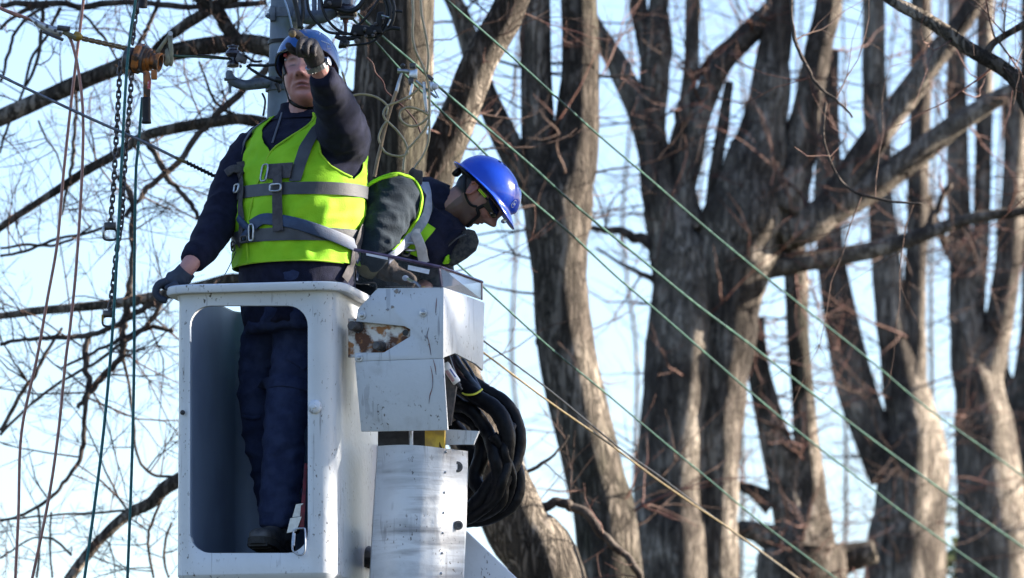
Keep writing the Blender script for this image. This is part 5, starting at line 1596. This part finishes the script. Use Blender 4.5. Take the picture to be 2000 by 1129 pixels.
# ------------------------------------------------------------------ left: hoist, chains, ropes, stay
DH = 25.6
def G(px, py, d=0.0): return P(px, py, DH + d)
ho = empty("lever_hoist", G(280,110), "orange lever chain hoist with black grip, hung in the conductor beside the pole", "chain hoist")
xa = Vector((.94,-.25,-.22)).normalized()
c0 = G(250,112)
MB().lathe(G(244,112), xa, [(0,.030),(.006,.040),(.030,.042),(.036,.036)], 22).build("chain_housing", MT['darksteel'], ho, sharp=30)
MB().lathe(G(264,113), xa, [(0,.036),(.004,.056),(.024,.058),(.030,.050)], 8).build("gear_housing", MT['orange'], ho, sharp=25)
gh = ho.children[-1]
MB().lathe(G(278,115), xa, [(0,.050),(.004,.052),(.012,.052),(.014,.046)], 24).build("brake_disc", MT['darksteel'], ho, sharp=30)
MB().lathe(G(286,117), xa, [(0,.046),(.010,.046),(.012,.038),(.022,.038),(.023,.030),(.036,.029),(.040,.034),(.054,.036),(.055,.028),(.045,.024)], 24).build("hand_wheel", MT['orange'], ho, sharp=30)
for k in range(6):
    a = R(60*k + 20); n = xa.orthogonal().normalized(); b = xa.cross(n)
    MB().lathe(G(264,113) + xa*.026 + (n*math.cos(a) + b*math.sin(a))*.046, xa, [(0,.007),(.010,.007),(.011,.004)], 6).build("bolt", MT['darksteel'], gh)
MB().prism([G(279,138,-.05),G(291,138,-.05),G(295,155,-.05),G(293,190,-.05),G(280,190,-.05)], Vector((0,.022,0))).build("lever", MT['orange'], ho, bevel=.004)
lv = ho.children[-1]
MB().box(G(301,146,-.045), .011, .012, .018).build("pawl", MT['orange'], lv, bevel=.004)
MB().prism([G(288.5,157,-.053),G(294.5,157,-.053),G(293.5,174,-.053),G(288,174,-.053)], Vector((0,.002,0))).build("sticker", MT['sign_red'], lv, smooth=False)
MB().lathe(G(286,190,-.04), Vector((.01,0,-1)), [(0,.0150),(.008,.0165)] + [(.014 + .009*k + q, .0160 if q else .0152) for k in range(8) for q in (0, .005)] + [(.090,.0175),(.097,.0175),(.098,.010)], 18).build("hand_grip", MT['grip'], ho, sharp=0)
# anchor hook frame on the right
MB().prism([G(303,101,.01),G(331,62,.01),G(336,64,.01),G(310,104,.01)], Vector((0,.012,0))).build("hook_bar", MT['olive_steel'], ho, bevel=.002)
MB().prism([G(327,66,.0),G(336,62,.0),G(339,118,.0),G(336,128,.0),G(330,128,.0),G(331,112,.0)], Vector((0,.02,0))).build("hook_bar", MT['olive_steel'], ho, bevel=.002)
MB().prism([G(322,97,-.005),G(327,93,-.005),G(331,104,-.005),G(333,122,-.005),G(327,130,-.005),G(319,126,-.005),G(323,112,-.005)], Vector((0,.02,0))).build("hook", MT['olive_steel'], ho, bevel=.004)
MB().lathe(G(333,66,-.003), Vector((0,-1,0)), [(0,.009),(.008,.009)], 10).build("hook_pin", MT['steel'], ho)
# chains: every link its own piece
def link_mesh(Lk, wk, r):
    mb = MB(); pts = []
    for k in range(12):
        a = 2*math.pi*k/12; s_, c_ = math.sin(a), math.cos(a)
        pts.append(Vector((wk*c_, 0, wk*s_ + math.copysign(Lk - wk, s_))))
    rws = []
    for i in range(12):
        t = (pts[(i+1) % 12] - pts[i-1]).normalized(); n = Vector((0,1,0)); b = t.cross(n)
        rws.append([pts[i] + n*(r*math.cos(R(60*j + 30))) + b*(r*math.sin(R(60*j + 30))) for j in range(6)])
    rws.append(rws[0])
    mb.grid(rws, True, False, False)
    me = mb.mesh("chain_link"); me.polygons.foreach_set("use_smooth", [True]*len(me.polygons)); return me
LM = link_mesh(.0150, .0074, .0036); LM.materials.append(MT['chain'])
LG = link_mesh(.0125, .0068, .0034); LG.materials.append(MT['chain_gold'])
def chain(pts, me, pitch, name, label, group="chains of the hoist"):
    q = [P(*a) for a in pts]; q, _ = resample(q, [0]*len(q), 12)
    e = empty(name, q[0], label, "chain", group)
    acc, i, pos, k = 0.0, 0, q[0], 0
    seglen = [(b - a).length for a, b in zip(q, q[1:])]; tot = sum(seglen)
    s_ = 0.0
    while s_ < tot:
        r_ = s_
        for a, b, l in zip(q, q[1:], seglen):
            if r_ <= l: break
            r_ -= l
        p = lerp(a, b, min(1, r_/max(l, 1e-9))); t = (b - a).normalized()
        o = bpy.data.objects.new("link", me); COL.objects.link(o)
        rot = t.to_track_quat('Z', 'Y') @ Quaternion((0,0,1), R(90*(k % 2) + 12))
        o.parent = e
        o.matrix_parent_inverse = Matrix.Translation(-e.location)
        o.location = p; o.rotation_mode = 'QUATERNION'; o.rotation_quaternion = rot
        s_ += pitch; k += 1
    return e
chain([(234,128,DH),(232,180,DH),(227,270,DH),(222,360,DH),(218,410,DH),(216,436,DH)], LM, .0215, "hoist_chain", "dark chain from the hoist ending in a small hook block")
chain([(257,138,DH),(255,180,DH),(248,270,DH),(242,350,DH),(238,430,DH - .02),(228,490,DH - .04),(220,560,DH - .04),(214,610,DH - .04)], LM, .0215, "hoist_chain", "longest dark chain from the hoist, down to the lowest hook")
chain([(285,-300,DH + .05),(270,-8,DH + .05),(266,20,DH + .05),(262,55,DH + .05),(259,82,DH + .03)], LM, .0215, "hoist_chain", "dark chain rising out of the top of the hoist")
chain([(160,75,DH),(200,84,DH),(240,93,DH),(266,100,DH)], LG, .0125, "load_chain", "taut gold coloured load chain between wire grip and hoist")
def hookblock(px, py, label, m1, s=1.0, tilt=0):
    e = empty("chain_hook", G(px, py), label, "hook", "hooks on the hoist chains")
    dd = DH - (.04 if py > 500 else 0)
    MB().box(P(px, py - 14*s, dd), .022*s, .014, .012*s).build("swivel", MT['darksteel'], e, bevel=.004)
    pts = [P(px + 13*s*math.copysign(abs(math.cos(a))**.6, math.cos(a)), py + 3*s - 11*s*math.copysign(abs(math.sin(a))**.6, math.sin(a)), dd) for a in [2*math.pi*k/20 for k in range(21)]]
    MB().tube(pts, .0045*s, seg=8, cap=False).build("eye", MT['darksteel'], e)
    MB().box(P(px - 13*s, py - 4*s, dd - .01), .004, .008, .014*s).build("latch", MT[m1], e, bevel=.001)
hookblock(215, 455, "steel hook block on the shorter hoist chain", 'steel')
hookblock(212, 625, "hook with brass coloured latch on the longest hoist chain", 'brass', .9)
# second hoist's grip entering at the top
h2 = empty("lever_hoist", G(283,-40), "black hoist grip hanging in from above the chain", "chain hoist")
MB().lathe(G(282,-30), Vector((-.08,0,-1)), [(-.10,.012),(0,.014),(.002,.0165),(.055,.0160),(.080,.0175),(.086,.0175),(.087,.01)], 16).build("hand_grip", MT['grip'], h2)
MB().prism([G(276,-90),G(290,-90),G(289,-30),G(277,-30)], Vector((0,.02,0))).build("lever", MT['orange'], h2, bevel=.004)
# conductor, wire grip, tails
cable("conductor", [(-3000,-1250,DH),(-1200,-500,DH),(-60,-10,DH),(0,16,DH),(51,35,DH),(86,48,DH),(118,60,DH)], .0062, 'copper', "copper coloured conductor entering the wire grip", "cable")
wg = empty("wire_grip", G(110,60), "steel and brass wire grip clamping the conductor ahead of the hoist", "clamp")
MB().prism([G(55,33,-.02),G(62,32,-.02),G(82,44,-.02),G(100,50,-.02),G(120,54,-.02),G(124,62,-.02),G(118,70,-.02),G(95,64,-.02),G(72,50,-.02)], Vector((0,.035,0))).build("jaw", MT['steel'], wg, bevel=.004)
MB().tube([G(112,54,-.02),G(128,56,-.02),G(137,57,-.02)], .010, seg=8).build("lever_link", MT['darksteel'], wg)
MB().tube([G(84,62,-.03),G(108,72,-.03),G(124,78,-.03)], .006, seg=8).build("lever_link", MT['darksteel'], wg)
MB().tube([G(118,60,-.01),G(140,70,-.01),G(150,73,-.01)], [.008,.010,.012], seg=8).build("pull_bar", MT['olive_steel'], wg)
MB().lathe(G(144,70), xa, [(0,.010),(.004,.018),(.020,.018),(.034,.008)], 14).build("swivel", MT['brass'], wg)
for k, (x, y) in enumerate(((70,45),(92,52),(108,60),(118,66))):
    MB().lathe(G(x, y, -.02), Vector((0,-1,0)), [(0,.006),(.008,.006)], 8).build("rivet", MT['darksteel'], wg)
cable("conductor_tail", [(118,56,DH),(130,66,DH),(140,83,DH),(153,137,DH),(162,223,DH),(160,345,DH),(149,519,DH),(138,630,DH),(128,705,DH),(114,844,DH),(95,974,DH),(63,1129,DH),(40,1230,DH)], .0056, 'copper', "dull copper wire tail hanging from the wire grip", "wire")
cable("conductor_tail", [(210,-700,DH + .1),(172,-90,DH + .1),(163,0,DH + .1),(140,191,DH + .1),(123,350,DH + .1),(112,474,DH + .1),(93,582,DH + .1),(72,700,DH + .1),(42,844,DH + .1),(36,1004,DH + .1),(30,1129,DH + .1),(28,1230,DH + .1)], .0056, 'copper', "dull copper wire hanging from above, passing behind the wire grip", "wire")
cable("hand_rope", [(300,-700,DH - .08),(272,-90,DH - .08),(265,0,DH - .08),(255,64,DH - .08),(246,160,DH - .08),(236,350,DH - .08),(229,489,DH - .08),(219,656,DH - .08),(198,882,DH - .08),(165,1129,DH - .08),(150,1230,DH - .08)], .0056, 'rope_teal', "teal rope hanging in front of the hoist chains", "rope")
cable("hand_rope", [(278,190,DH + .04),(270,287,DH + .04),(265,350,DH + .04),(262,563,DH + .04),(262,700,DH + .04),(258,890,DH + .04),(249,1129,DH + .04),(245,1230,DH + .04)], .0054, 'rope_teal', "teal rope hanging down from behind the hoist's black grip", "rope")
st = empty("stay_cable", P(0,148,DH), "grey stay cable with yellow end and black spiral wrap reaching the worker", "cable")
MB().tube([P(-3000,-1270,25.55),P(-1200,-425,25.55),P(-80,109,25.55),P(0,148,25.55),P(169,228,25.55),P(274,274,25.55),P(345,309,25.55)], .0055, seg=10, sub=3).build("strand", MT['rod_grey'], st)
MB().tube([P(343,308,25.55),P(366,318,25.55)], .0062, seg=10).build("yellow_end", MT['cable_yellow'], st)
a_, b_ = P(364,317,25.55), P(470,369,25.55)
MB().tube([a_, b_], .0055, seg=8).build("core", MT['plastic_black'], st)
tt = (b_ - a_).normalized(); n = tt.orthogonal().normalized(); bb = tt.cross(n)
MB().tube([lerp(a_, b_, k/160) + (n*math.cos(k*.62) + bb*math.sin(k*.62))*.0062 for k in range(161)], .0030, seg=6).build("spiral_wrap", MT['plastic_black'], st)
cable("jumper_rope", [(338,109,DH + .01),(360,110,DH + .05),(390,111,DH + .12),(420,113,DH + .2),(450,115,DH + .28)], .0048, 'cable_green', "short green link between hoist hook and pole insulator", "cable")
MB().tube([P(385,108,DH + .1),P(410,109,DH + .15),P(450,114,DH + .26)], .003, seg=6, sub=3).build("tie_wire", MT['cable_black'], pole)
